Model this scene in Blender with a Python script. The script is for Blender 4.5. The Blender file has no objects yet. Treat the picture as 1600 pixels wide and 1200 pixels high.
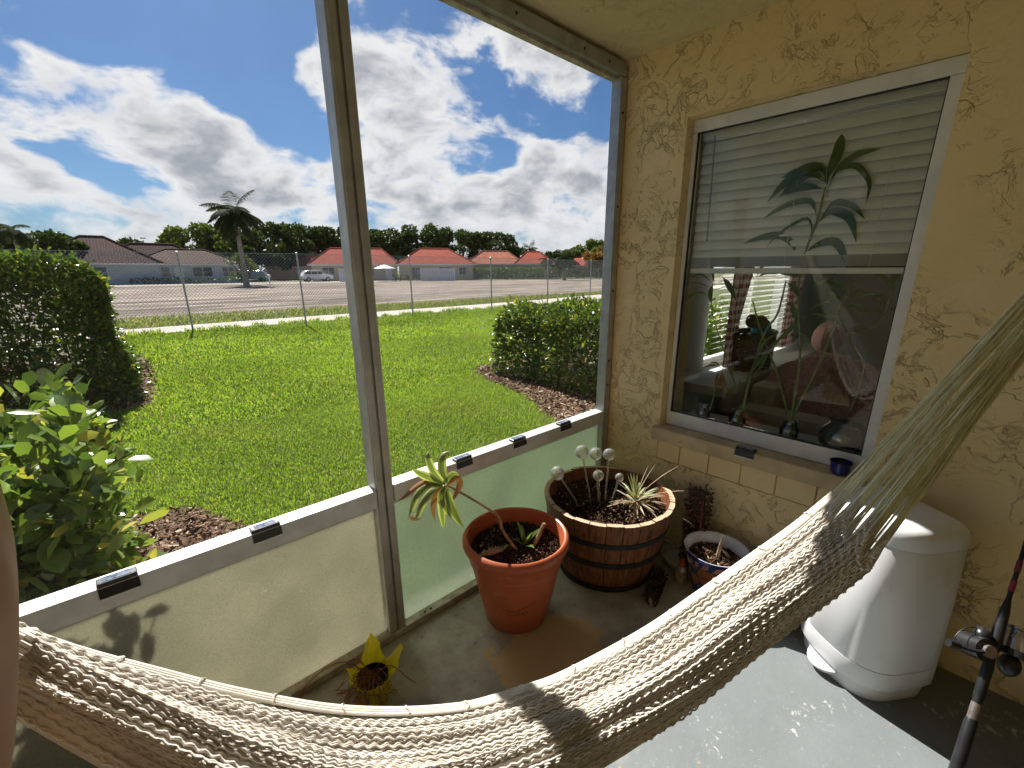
import bpy, math, random
import numpy as np
from mathutils import Vector, Matrix
random.seed(7); RNG = np.random.default_rng(11)
S = bpy.context.scene; COL = S.collection; PI = math.pi
# ------------------------------------------------------------------ camera
EYE = np.array([0, 0, 1.47]); FPX, PCX, PCY, YAW, PITCH, ROLL = 692.17, 810.2, 628.0, .8142, .2889, -.0033
_f = np.array([math.cos(YAW)*math.cos(PITCH), math.sin(YAW)*math.cos(PITCH), -math.sin(PITCH)])
_r = np.array([math.sin(YAW), -math.cos(YAW), 0]); _u = np.cross(_r, _f)
RR = math.cos(ROLL)*_r + math.sin(ROLL)*_u; UU = -math.sin(ROLL)*_r + math.cos(ROLL)*_u
cd = bpy.data.cameras.new('camera'); cam = bpy.data.objects.new('camera', cd); COL.objects.link(cam)
cam.matrix_world = Matrix(((RR[0], UU[0], -_f[0], 0), (RR[1], UU[1], -_f[1], 0), (RR[2], UU[2], -_f[2], 1.47), (0, 0, 0, 1)))
cd.sensor_width = 36; cd.lens = FPX/1600*36; cd.shift_x = (800-PCX)/1600; cd.shift_y = (PCY-600)/1600
cd.clip_start = .02; cd.clip_end = 3000; S.camera = cam
def ray(x, y): return RR*(x-PCX)/FPX - UU*(y-PCY)/FPX + _f
def at(x, y, D):                       # the point a horizontal distance D from the eye
    d = ray(x, y); return EYE + d*D/math.hypot(d[0], d[1])
def onz(x, y, z=0):
    d = ray(x, y); return EYE + d*(z-1.47)/d[2]
def onx(x, y, X):
    d = ray(x, y); return EYE + d*X/d[0]
def ony(x, y, Y):
    d = ray(x, y); return EYE + d*Y/d[1]
# ------------------------------------------------------------------ light
SUN_EL = math.radians(46); SUN_AZ = math.radians(9.8)      # azimuth from +Y towards +X
SUN_STR, SKY_STR, CLOUD_STR, EXPO = 5.0, .034, .385, 1.3
sl = bpy.data.lights.new('sun', 'SUN'); sl.energy = SUN_STR; sl.angle = math.radians(.53); sl.color = (1, .955, .88)
so = bpy.data.objects.new('sun', sl); COL.objects.link(so)
sdir = Vector((math.sin(SUN_AZ)*math.cos(SUN_EL), math.cos(SUN_AZ)*math.cos(SUN_EL), math.sin(SUN_EL)))
so.rotation_euler = sdir.to_track_quat('Z', 'Y').to_euler(); so.location = (0, 20, 20)
w = bpy.data.worlds.new('World'); S.world = w; w.use_nodes = True
class NT:
    def __init__(s, nt): s.nt = nt; s.n = nt.nodes; s.l = nt.links
    def new(s, t, ins=None, **kw):
        n = s.n.new(t)
        for k, v in kw.items(): setattr(n, k, v)
        for k, v in (ins or {}).items():
            sk = n.inputs[k]
            if isinstance(v, bpy.types.NodeSocket): s.l.new(v, sk)
            else: sk.default_value = v
        return n
    def math(s, op, a, b=0., c=0., clamp=False):
        return s.new('ShaderNodeMath', {0: a, 1: b, 2: c}, operation=op, use_clamp=clamp).outputs[0]
    def ramp(s, v, a, b, lo=0., hi=1., smooth=True):
        return s.new('ShaderNodeMapRange', {0: v, 1: a, 2: b, 3: lo, 4: hi}, interpolation_type='SMOOTHSTEP' if smooth else 'LINEAR').outputs[0]
    def noise(s, vec, scale, detail=4, rough=.55, dist=0.):
        return s.new('ShaderNodeTexNoise', {'Vector': vec, 'Scale': scale, 'Detail': detail, 'Roughness': rough, 'Distortion': dist}).outputs[0]
    def mix(s, f, a, b, blend='MIX'):
        n = s.new('ShaderNodeMix', {0: f}, data_type='RGBA', blend_type=blend)
        for i, v in ((6, a), (7, b)):
            if isinstance(v, bpy.types.NodeSocket): s.l.new(v, n.inputs[i])
            else: n.inputs[i].default_value = (*v[:3], 1)
        return n.outputs[2]
W = NT(w.node_tree); W.n.clear()
tc = W.new('ShaderNodeTexCoord').outputs['Generated']
sky = W.new('ShaderNodeTexSky', sky_type='NISHITA', sun_disc=False, sun_elevation=SUN_EL, sun_rotation=SUN_AZ, air_density=1.0, dust_density=.6, ozone_density=2.2)
nrm = W.new('ShaderNodeVectorMath', {0: tc}, operation='NORMALIZE').outputs[0]
sq = W.new('ShaderNodeMapping', {'Vector': nrm, 'Scale': (1, 1, 1.9)}).outputs[0]
wv = W.new('ShaderNodeTexNoise', {'Vector': sq, 'Scale': 4., 'Detail': 3}).outputs[1]
wv2 = W.new('ShaderNodeVectorMath', {0: wv, 1: (.5, .5, .5)}, operation='SUBTRACT').outputs[0]
sqw = W.new('ShaderNodeVectorMath', {0: wv2, 1: (.12, .12, .12), 2: sq}, operation='MULTIPLY_ADD').outputs[0]
nb = W.noise(sqw, 7.5, 10, .60)
nf = W.noise(sqw, 17, 6, .6)
dens = W.math('ADD', W.math('MULTIPLY', W.math('SUBTRACT', nb, .5), 3.5), W.math('MULTIPLY', W.math('SUBTRACT', nf, .5), .95))
nw = W.new('ShaderNodeVectorMath', {0: wv2, 1: (.16, .16, .16), 2: nrm}, operation='MULTIPLY_ADD').outputs[0]
BL = [(30, 60, 60, .5), (20, 150, 110, .6), (110, 130, 80, .6), (190, 150, 90, .55), (250, 210, 100, .75), (330, 235, 80, .7), (400, 270, 80, .7), (470, 290, 75, .7), (120, 215, 80, .4),
      (300, 290, 90, .5), (60, 320, 90, .55), (180, 345, 90, .5), (480, 110, 65, .85), (545, 110, 80, .8), (590, 150, 70, .6), (640, 80, 65, .75), (675, 180, 70, .65), (740, 195, 50, .45),
      (720, 60, 50, .5), (790, 60, 75, .8), (850, 110, 70, .7), (905, 130, 55, .6), (820, 235, 55, .7), (900, 270, 110, .8), (800, 310, 100, .7), (650, 300, 110, .6), (560, 250, 80, .5), (700, 330, 120, .5),
      (400, 90, 120, -1.0), (300, 90, 80, -.6), (230, 20, 80, -.6), (160, 275, 60, -.7), (260, 325, 45, -.3), (90, 255, 60, -.3), (430, 190, 60, -.5), (600, 30, 40, -.5), (760, 140, 30, -.4), (850, 185, 45, -.9), (935, 190, 40, -.7), (770, 250, 35, -.5), (130, 40, 60, -.3), (690, 20, 30, -.4), (480, 215, 35, -.5), (600, 215, 25, -.2)]
acc = dens
for (px, py, r, a) in BL:
    d = ray(px, py); d = d/np.linalg.norm(d); e = ray(px+r*1.25, py); e = e/np.linalg.norm(e); rr = float(np.linalg.norm(e-d))
    dn = W.new('ShaderNodeVectorMath', {0: nw, 1: tuple(d)}, operation='DISTANCE').outputs['Value']
    acc = W.math('ADD', acc, W.ramp(dn, rr, 0., 0., a))
sep = W.new('ShaderNodeSeparateXYZ', {0: nrm}).outputs[2]
acc = W.math('ADD', acc, W.ramp(sep, .24, .0, 0., .75))
acc = W.math('ADD', acc, -.32)
mask = W.ramp(acc, -.16, .50)
core = W.ramp(W.math('ADD', acc, W.math('MULTIPLY', W.math('SUBTRACT', W.noise(sqw, 9, 5, .5), .5), 1.6)), .3, 1.5)
ccol = W.mix(core, (1, 1, 1.0), (.42, .45, .50))
ccol = W.mix(W.ramp(sep, .16, 0., 0., .35), ccol, (.62, .70, .80))
b1 = W.new('ShaderNodeBackground', {0: W.mix(1.0, sky.outputs[0], (.50, .72, .96), 'MULTIPLY'), 1: SKY_STR}); b2 = W.new('ShaderNodeBackground', {0: ccol, 1: CLOUD_STR})
mx = W.new('ShaderNodeMixShader', {0: W.math('MULTIPLY', mask, .97), 1: b1.outputs[0], 2: b2.outputs[0]})
W.new('ShaderNodeOutputWorld', {0: mx.outputs[0]})
S.view_settings.view_transform = 'Standard'; S.view_settings.look = 'None'; S.view_settings.exposure = EXPO; S.view_settings.gamma = 1
S.view_settings.use_curve_mapping = False
S.cycles.max_bounces = 10; S.cycles.diffuse_bounces = 6; S.cycles.transparent_max_bounces = 24; S.cycles.transmission_bounces = 8
S.cycles.sample_clamp_indirect = 6
# ------------------------------------------------------------------ materials
def mat(name, col, col2=None, var=4., rough=.6, metal=0., bump=None, coord='Object', spec=.4, detail=5, contrast=(.35, .65), spots=None, **extra):
    m = bpy.data.materials.new(name); m.use_nodes = True; N = NT(m.node_tree); N.n.clear()
    co = N.new('ShaderNodeTexCoord').outputs[coord]
    c = N.mix(N.ramp(N.noise(co, var, detail), *contrast), col, col2 if col2 else tuple(v*.8 for v in col))
    if spots:
        for (sc, lo, hi, cc) in spots: c = N.mix(N.ramp(N.noise(co, sc, 5, .6), lo, hi), c, cc)
    ins = {'Base Color': c, 'Roughness': rough, 'Metallic': metal, 'Specular IOR Level': spec}
    p = N.new('ShaderNodeBsdfPrincipled', ins)
    for k, v in extra.items(): p.inputs[k.replace('_', ' ')].default_value = v
    if bump:
        h = N.noise(co, bump[0], 6, .6)
        N.l.new(N.new('ShaderNodeBump', {'Strength': bump[1], 'Distance': bump[2], 'Height': h}).outputs[0], p.inputs['Normal'])
    N.new('ShaderNodeOutputMaterial', {0: p.outputs[0]}); m['_'] = 0
    return m
def leafmat(name, a, b, c=None, rough=.35, trans=.35, spec=.5, patch=None):
    """leaf: per-leaf colour from a random-per-island value, some light through the blade"""
    m = bpy.data.materials.new(name); m.use_nodes = True; N = NT(m.node_tree); N.n.clear()
    g = N.new('ShaderNodeNewGeometry'); ri = g.outputs['Random Per Island']
    col = N.mix(ri, a, b)
    if patch:
        co = N.new('ShaderNodeTexCoord').outputs['Object']; col = N.mix(N.ramp(N.noise(co, 1.1, 5, .65), .48, .68, 0., .45), col, patch); col = N.mix(N.ramp(N.noise(co, .45, 3), .35, .6, .35, 0.), col, (.07, .13, .02))
    if c: col = N.mix(N.ramp(N.math('FRACT', N.math('MULTIPLY', ri, 17.3)), .86, .95), col, c)
    p = N.new('ShaderNodeBsdfPrincipled', {'Base Color': col, 'Roughness': rough, 'Specular IOR Level': spec})
    t = N.new('ShaderNodeBsdfTranslucent', {0: N.mix(1., col, (1.5, 1.6, .7), 'MULTIPLY')})
    mxs = N.new('ShaderNodeMixShader', {0: trans, 1: p.outputs[0], 2: t.outputs[0]})
    N.new('ShaderNodeOutputMaterial', {0: mxs.outputs[0]}); return m
def stucco(name, a, b, dist=.010, sc=8.):
    m = bpy.data.materials.new(name); m.use_nodes = True; N = NT(m.node_tree); N.n.clear()
    co = N.new('ShaderNodeTexCoord').outputs['Object']
    wn = N.new('ShaderNodeTexNoise', {'Vector': co, 'Scale': sc*1.2, 'Detail': 4}).outputs[1]
    wc = N.new('ShaderNodeVectorMath', {0: wn, 1: (.07, .07, .07), 2: co}, operation='MULTIPLY_ADD').outputs[0]
    n1 = N.noise(wc, sc, 4, .62, .8)
    plate = N.ramp(n1, .50, .535)
    edge = N.math('MULTIPLY', N.ramp(n1, .485, .505), N.ramp(n1, .555, .52))
    where = N.ramp(N.noise(co, 3.1, 3), .40, .60)
    lines = N.ramp(N.math('ABSOLUTE', N.math('SUBTRACT', N.noise(wc, sc*1.9, 5, .6, 1.5), .5)), .028, .0)
    where2 = N.math('MULTIPLY', N.ramp(N.noise(co, 3.7, 4), .47, .60), N.ramp(N.noise(co, 17, 3), .45, .58))
    where = N.math('MULTIPLY', where, N.ramp(N.noise(wc, 15, 3), .40, .56))
    h = N.math('ADD', N.math('MULTIPLY', N.math('MULTIPLY', plate, N.ramp(N.noise(co, 3.1, 3), .38, .58)), .50), N.math('MULTIPLY', N.math('MULTIPLY', edge, where), .6))
    h = N.math('SUBTRACT', h, N.math('MULTIPLY', N.math('MULTIPLY', lines, where2), .38))
    h = N.math('ADD', h, N.math('MULTIPLY', N.noise(co, 60, 4), .22)); h = N.math('ADD', h, N.math('MULTIPLY', N.noise(co, 7, 3), .6))
    c = N.mix(N.ramp(N.noise(co, 2.3, 5), .3, .7), a, b)
    c = N.mix(N.math('MULTIPLY', N.math('MULTIPLY', lines, where2), .05), c, tuple(v*.45 for v in a))
    c = N.mix(N.ramp(N.noise(co, 45, 3), .72, .78, 0., .6), c, (.12, .08, .04))
    p = N.new('ShaderNodeBsdfPrincipled', {'Base Color': c, 'Roughness': .62, 'Specular IOR Level': .3})
    N.l.new(N.new('ShaderNodeBump', {'Strength': 1., 'Distance': dist, 'Height': h}).outputs[0], p.inputs['Normal'])
    N.new('ShaderNodeOutputMaterial', {0: p.outputs[0]}); return m
MT = {}
MT['stucco'] = stucco('yellow_stucco', (.80, .625, .335), (.74, .57, .295))
MT['ceiling'] = stucco('ceiling_stucco', (.68, .58, .35), (.62, .53, .31), .003, 14)
MT['plainwall'] = mat('painted_block', (.79, .625, .34), (.73, .57, .30), 6, .55, bump=(70, .5, .0015), spots=[(30, .70, .78, (.3, .2, .1))])
MT['joint'] = mat('mortar', (.42, .31, .15), (.36, .26, .12), 20, .8)
MT['sill'] = mat('sill_paint', (.56, .43, .24), (.42, .32, .19), 9, .55, bump=(40, .4, .002), spots=[(22, .62, .74, (.25, .19, .12))])
MT['alu'] = mat('aged_white_aluminium', (.60, .61, .60), (.50, .50, .48), 12, .42, .25, bump=(90, .12, .001), spots=[(38, .70, .76, (.25, .21, .16))])
MT['alubrown'] = mat('bronze_aluminium', (.44, .43, .40), (.36, .35, .32), 14, .45, .35, bump=(90, .12, .001))
MT['alugrey'] = mat('galvanised', (.42, .43, .43), (.33, .34, .34), 14, .45, .6)
MT['dirtyalu'] = mat('dirty_track', (.52, .49, .43), (.33, .28, .21), 22, .6, .1, bump=(90, .4, .002), spots=[(60, .63, .70, (.12, .08, .05))])
MT['wood_raw'] = mat('raw_plywood', (.50, .30, .14), (.36, .2, .09), 12, .8)
MT['winframe'] = mat('window_frame_paint', (.72, .72, .69), (.62, .62, .59), 8, .4, bump=(60, .1, .001))
MT['rubber'] = mat('black_rubber', (.012, .012, .012), (.02, .02, .02), 10, .5)
MT['blk'] = mat('black_plastic', (.014, .014, .016), (.022, .022, .024), 30, .35, spec=.5)
MT['white'] = mat('white_plastic', (.80, .815, .83), (.76, .775, .79), 4, .32, spec=.5, bump=(250, .08, .0006), spots=[(7, .60, .78, (.66, .66, .63)), (46, .70, .76, (.52, .50, .46))])
MT['rope'] = mat('cotton_yarn', (.64, .595, .53), (.54, .495, .43), 16, .85, bump=(420, .8, .001), spec=.15)
MT['string'] = mat('hammock_strings', (.80, .80, .62), (.70, .69, .50), 30, .7, spec=.25)
MT['edgecord'] = mat('edge_cord', (.66, .625, .56), (.56, .52, .45), 30, .75, bump=(300, .5, .001), spec=.2)
MT['terra'] = mat('terracotta_plastic', (.43, .105, .042), (.36, .085, .034), 5, .42, bump=(60, .08, .001), spec=.4, spots=[(4, .52, .72, (.33, .10, .05)), (11, .60, .74, (.50, .22, .14)), (60, .70, .76, (.16, .06, .03))])
MT['terra_dark'] = mat('stamped_mark', (.10, .03, .015), (.14, .045, .02), 40, .6)
MT['wood'] = None
MT['ironband'] = mat('black_band', (.02, .02, .022), (.035, .033, .03), 18, .5, .3, bump=(50, .2, .001))
MT['soil'] = mat('potting_soil', (.050, .028, .016), (.02, .011, .007), 90, .95, bump=(160, 1., .012), spots=[(140, .66, .72, (.30, .21, .13))])
MT['chip'] = leafmat('bark_chips', (.06, .032, .018), (.20, .12, .07), (.42, .33, .24), .9, .0, .2)
MT['chip_red'] = leafmat('soil_crumbs', (.03, .016, .01), (.09, .045, .025), (.30, .22, .15), .9, .0, .2)
MT['glassy'] = None
MT['asphalt'] = None
MT['blueglaze'] = mat('blue_glaze', (.012, .02, .12), (.008, .012, .07), 14, .12, spec=.6)
MT['foil'] = leafmat('yellow_foil', (.72, .60, .035), (.72, .60, .035), None, .28, .5, .6)
MT['dead'] = leafmat('dead_leaf', (.20, .085, .04), (.36, .19, .09), (.10, .05, .03), .8, .12, .2)
MT['dracaena'] = leafmat('striped_leaf', (.09, .14, .035), (.16, .20, .06), None, .4, .3)
MT['drac_edge'] = leafmat('leaf_margin', (.34, .36, .15), (.44, .43, .20), None, .45, .3)
MT['bamboo_leaf'] = leafmat('bamboo_leaf', (.05, .10, .025), (.11, .17, .04), None, .35, .35)
MT['bamboo_stem'] = mat('bamboo_stem', (.14, .20, .05), (.24, .26, .10), 30, .5)
MT['airleaf'] = leafmat('silver_leaf', (.33, .38, .20), (.45, .43, .30), None, .6, .15, .3)
MT['airdead'] = leafmat('dry_leaf', (.46, .38, .27), (.28, .20, .13), None, .7, .1, .3)
MT['stalk'] = mat('dry_stalk', (.34, .25, .15), (.20, .13, .08), 30, .8, bump=(80, .5, .003))
MT['skin'] = mat('skin', (.42, .215, .13), (.38, .19, .115), 20, .5, spec=.35, bump=(300, .15, .0008))
MT['hedge'] = leafmat('hedge_leaf', (.045, .085, .018), (.13, .19, .035), (.36, .33, .06), .28, .25, .6)
MT['bushleaf'] = leafmat('bush_leaf', (.06, .115, .03), (.20, .27, .06), (.46, .42, .10), .24, .30, .6)
MT['stem'] = mat('shrub_stem', (.22, .16, .11), (.12, .085, .055), 30, .85, bump=(60, .6, .004))
MT['tree'] = leafmat('tree_leaf', (.022, .045, .012), (.07, .105, .025), (.10, .12, .03), .5, .15, .3)
MT['treelight'] = leafmat('light_tree_leaf', (.07, .11, .02), (.13, .17, .035), None, .5, .2, .3)
MT['orangeleaf'] = leafmat('orange_leaf', (.26, .10, .025), (.16, .14, .03), None, .5, .2, .3)
MT['palmleaf'] = leafmat('palm_leaf', (.022, .042, .015), (.055, .085, .028), (.13, .12, .05), .8, .12, .06)
MT['bark'] = mat('bark', (.16, .13, .10), (.09, .07, .055), 6, .9, bump=(15, .8, .05))
MT['palmtrunk'] = mat('palm_trunk', (.32, .29, .24), (.20, .18, .14), 3, .85)
MT['grass'] = leafmat('grass_blade', (.175, .26, .033), (.24, .335, .05), (.34, .32, .11), .5, .45, .25, patch=(.25, .27, .07))
MT['verge'] = leafmat('verge_blade', (.14, .19, .04), (.24, .25, .08), (.36, .30, .15), .6, .35, .3)
MT['lawnsoil'] = mat('lawn_thatch', (.075, .095, .022), (.05, .06, .02), 2.5, .95, bump=(30, 1., .02), spots=[(9, .60, .75, (.16, .12, .06))])
MT['mulch'] = mat('mulch_ground', (.16, .105, .07), (.09, .06, .04), 14, .95, bump=(50, 1., .03))
MT['path'] = mat('shell_path', (.55, .50, .43), (.42, .37, .31), 5, .95, bump=(25, 1., .02), spots=[(26, .58, .66, (.27, .21, .16))])
MT['house_blue'] = mat('pale_blue_render', (.46, .52, .56), (.42, .48, .52), 1, .8)
MT['house_cream'] = mat('cream_render', (.58, .50, .38), (.52, .44, .33), 1, .8)
MT['trim'] = mat('white_trim', (.72, .72, .70), (.66, .66, .64), 3, .6)
MT['darkglass'] = mat('dark_glass', (.03, .035, .045), (.05, .055, .07), .5, .08, spec=.7)
MT['vinyl'] = mat('white_vinyl', (.74, .76, .80), (.68, .70, .74), 2, .5)
MT['carwhite'] = mat('white_car_paint', (.75, .76, .78), (.72, .73, .75), 1, .2, spec=.6)
MT['carsilver'] = mat('silver_car_paint', (.42, .44, .46), (.40, .42, .44), 1, .22, .5)
MT['roomwall'] = mat('room_wall', (.58, .59, .56), (.54, .55, .52), 2, .75)
MT['roomfloor'] = mat('room_floor', (.20, .15, .10), (.15, .11, .08), 3, .5)
MT['slat'] = mat('blind_slat', (.80, .80, .76), (.76, .76, .72), 10, .4, spec=.4)
MT['pink'] = mat('pink_knit', (.60, .33, .30), (.46, .23, .21), 60, .9, bump=(70, 1., .02))
MT['couch'] = mat('couch_fabric', (.56, .51, .42), (.48, .43, .35), 8, .9)
MT['wicker'] = mat('wicker', (.15, .075, .035), (.08, .04, .02), 60, .7, bump=(80, 1., .01))
MT['teal'] = mat('teal_plush', (.02, .28, .42), (.02, .22, .36), 30, .9)
MT['brownplush'] = mat('brown_plush', (.13, .05, .035), (.2, .12, .08), 20, .9)
MT['reelmetal'] = mat('reel_metal', (.55, .48, .45), (.42, .36, .34), 40, .25, .8)
MT['rodred'] = mat('red_thread', (.30, .03, .05), (.15, .02, .03), 40, .4)
MT['solar'] = mat('solar_cell', (.05, .07, .12), (.22, .26, .34), 40, .12, spec=.8)
MT['hatred'] = mat('red_paint', (.45, .05, .03), (.35, .05, .03), 20, .5)
MT['gnomebody'] = mat('gnome_paint', (.45, .36, .26), (.2, .13, .10), 40, .6)
MT['bag'] = mat('paper_bag', (.62, .62, .60), (.5, .5, .48), 12, .6, bump=(30, .4, .01))
MT['orangeclay'] = mat('orange_clay', (.50, .17, .05), (.42, .13, .04), 10, .6)
MT['cone'] = mat('cone_scales', (.085, .055, .035), (.04, .025, .018), 50, .9)
def glassmat(name, tint=(1, 1, 1), ior=1.45, base=.04, rough=.0, milky=0.):
    m = bpy.data.materials.new(name); m.use_nodes = True; N = NT(m.node_tree); N.n.clear()
    fr = N.new('ShaderNodeFresnel', {'IOR': ior}).outputs[0]
    g = N.new('ShaderNodeBsdfGlossy', {'Color': (1, 1, 1, 1), 'Roughness': rough}); t = N.new('ShaderNodeBsdfTransparent', {'Color': (*tint, 1)})
    a = N.new('ShaderNodeMixShader', {0: N.math('MAXIMUM', N.math('ADD', fr, base), .012), 1: t.outputs[0], 2: g.outputs[0]}).outputs[0]
    if milky:
        d = N.new('ShaderNodeBsdfDiffuse', {0: (.6, .62, .6, 1)}); a = N.new('ShaderNodeMixShader', {0: milky, 1: a, 2: d.outputs[0]}).outputs[0]
    N.new('ShaderNodeOutputMaterial', {0: a}); return m
MT['pane'] = glassmat('window_glass', (.97, .985, .97), 1.5, -.027)
MT['jar'] = glassmat('jar_glass', (.90, .95, .93), 1.5, .07)
MT['globe'] = glassmat('globe_glass', (.95, .93, .80), 1.5, .10, .03, .16)
MT['bowl'] = glassmat('bowl_glass', (.80, .88, .92), 1.5, .06, .0, .05)
def screenmat():
    m = bpy.data.materials.new('insect_mesh'); m.use_nodes = True; N = NT(m.node_tree); N.n.clear()
    d = N.new('ShaderNodeBsdfDiffuse', {0: (.22, .22, .22, 1)}); t = N.new('ShaderNodeBsdfTransparent', {0: (1, 1, 1, 1)})
    co = N.new('ShaderNodeTexCoord').outputs['Object']
    v = N.ramp(N.noise(co, 6, 4), .3, .7, .07, .12)
    N.new('ShaderNodeOutputMaterial', {0: N.new('ShaderNodeMixShader', {0: v, 1: t.outputs[0], 2: d.outputs[0]}).outputs[0]}); return m
MT['mesh'] = screenmat()
def frosted(name, col, see, grain=150.):
    """translucent obscure acrylic: some light scattered on through, some rough see-through, dirt specks"""
    m = bpy.data.materials.new(name); m.use_nodes = True; N = NT(m.node_tree); N.n.clear()
    co = N.new('ShaderNodeTexCoord').outputs['Object']
    c = N.mix(N.ramp(N.noise(co, 5, 4), .3, .7), col, tuple(v*.84 for v in col))
    c = N.mix(N.ramp(N.noise(co, grain*1.1, 4, .8), .44, .74, 0., .75), c, tuple(v*.40 for v in col))
    c = N.mix(N.ramp(N.noise(co, 24, 4), .68, .76, 0., .4), c, (.8, .8, .7))
    tr = N.new('ShaderNodeBsdfTranslucent', {0: c}); di = N.new('ShaderNodeBsdfDiffuse', {0: c})
    rf = N.new('ShaderNodeBsdfRefraction', {0: (.95, .97, .92, 1), 'Roughness': .55, 'IOR': 1.12})
    gl = N.new('ShaderNodeBsdfGlossy', {0: (1, 1, 1, 1), 'Roughness': .3})
    bp = N.new('ShaderNodeBump', {'Strength': .5, 'Distance': .002, 'Height': N.noise(co, grain, 4)}).outputs[0]
    for q in (tr, di, gl): N.l.new(bp, q.inputs['Normal'])
    a = N.new('ShaderNodeMixShader', {0: .25, 1: tr.outputs[0], 2: di.outputs[0]}); a = N.new('ShaderNodeMixShader', {0: see, 1: a.outputs[0], 2: rf.outputs[0]})
    a = N.new('ShaderNodeMixShader', {0: .05, 1: a.outputs[0], 2: gl.outputs[0]})
    N.new('ShaderNodeOutputMaterial', {0: a.outputs[0]}); return m
MT['frost_sand'] = frosted('sand_obscure_panel', (.45, .435, .34), .05, 190.)
MT['frost_lawn'] = frosted('lawn_tint_panel', (.26, .32, .22), .26, 90.)  # green light of the lawn behind is put into the panel colour
def woodmat():
    m = bpy.data.materials.new('fir_stave'); m.use_nodes = True; N = NT(m.node_tree); N.n.clear()
    tcn = N.new('ShaderNodeTexCoord').outputs['Object']; oi = N.new('ShaderNodeObjectInfo').outputs['Random']
    off = N.new('ShaderNodeCombineXYZ', {0: N.math('MULTIPLY', oi, 7.), 1: 0., 2: N.math('MULTIPLY', oi, 3.)}).outputs[0]
    co = N.new('ShaderNodeVectorMath', {0: tcn, 1: off}, operation='ADD').outputs[0]
    st = N.new('ShaderNodeMapping', {'Vector': co, 'Scale': (1, 1, .09)}).outputs[0]
    g = N.noise(st, 90, 5, .65, .6)
    c = N.mix(N.ramp(g, .35, .68), (.25, .095, .036), (.085, .030, .013))
    c = N.mix(N.ramp(oi, 0., 1., 0., .45), c, (.16, .06, .028))
    c = N.mix(N.ramp(N.noise(co, 9, 4), .60, .72), c, (.05, .022, .012))
    p = N.new('ShaderNodeBsdfPrincipled', {'Base Color': c, 'Roughness': .5, 'Specular IOR Level': .35})
    N.l.new(N.new('ShaderNodeBump', {'Strength': .6, 'Distance': .002, 'Height': g}).outputs[0], p.inputs['Normal'])
    N.new('ShaderNodeOutputMaterial', {0: p.outputs[0]}); return m
MT['wood'] = woodmat()
MT['woodend'] = mat('stave_ends', (.50, .36, .24), (.38, .25, .16), 30, .7, bump=(80, .6, .002))
def floormat():
    m = bpy.data.materials.new('worn_concrete'); m.use_nodes = True; N = NT(m.node_tree); N.n.clear()
    co = N.new('ShaderNodeTexCoord').outputs['Object']; xy = N.new('ShaderNodeSeparateXYZ', {0: co})
    n1 = N.noise(co, 3.2, 6, .62)
    paint = N.mix(N.ramp(n1, .35, .65), (.175, .197, .202), (.150, .168, .172))
    paint = N.mix(N.ramp(N.noise(co, 55, 5, .7), .60, .68, 0., .55), paint, (.27, .295, .295))
    paint = N.mix(N.ramp(N.math('MULTIPLY', N.noise(co, 30, 7, .8, .3), N.ramp(N.noise(co, 4.5, 4), .35, .65, .78, 1.10)), .60, .65, 0., .8), paint, (.50, .52, .50))
    paint = N.mix(N.ramp(N.noise(co, 13, 4), .71, .73, 0., .7), paint, (.36, .27, .17))
    floor_lit = N.mix(N.ramp(N.noise(co, 7, 7, .65), .35, .65), (.42, .385, .325), (.27, .245, .205))  # same floor by the screen, tinted panel light put into its brown tone
    floor_lit = N.mix(N.ramp(N.noise(co, 28, 5, .7), .62, .70, 0., .8), floor_lit, (.07, .055, .04))
    floor_lit = N.mix(N.ramp(N.noise(co, 16, 5, .7), .63, .68, 0., .5), floor_lit, (.50, .47, .40))
    d = N.new('ShaderNodeVectorMath', {0: co, 1: (1.02, .88, 0)}, operation='DISTANCE').outputs['Value']
    d = N.math('ADD', d, N.math('MULTIPLY', N.math('SUBTRACT', N.noise(co, 7, 8, .7), .5), .75))
    floor_lit = N.mix(N.ramp(d, .262, .252), floor_lit, N.mix(N.noise(co, 11, 5), (.50, .35, .19), (.40, .275, .14)))
    yb = N.math('ADD', xy.outputs[1], N.math('MULTIPLY', N.math('SUBTRACT', n1, .5), .5))
    c = N.mix(N.ramp(yb, .48, .62), paint, floor_lit)
    p = N.new('ShaderNodeBsdfPrincipled', {'Base Color': c, 'Roughness': N.ramp(n1, .3, .7, .34, .6), 'Specular IOR Level': .45})
    h = N.math('ADD', N.noise(co, 35, 6, .6), N.math('MULTIPLY', N.noise(co, 4, 3), 1.2))
    N.l.new(N.new('ShaderNodeBump', {'Strength': .35, 'Distance': .004, 'Height': h}).outputs[0], p.inputs['Normal'])
    N.new('ShaderNodeOutputMaterial', {0: p.outputs[0]}); return m
MT['floor'] = floormat()
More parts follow.
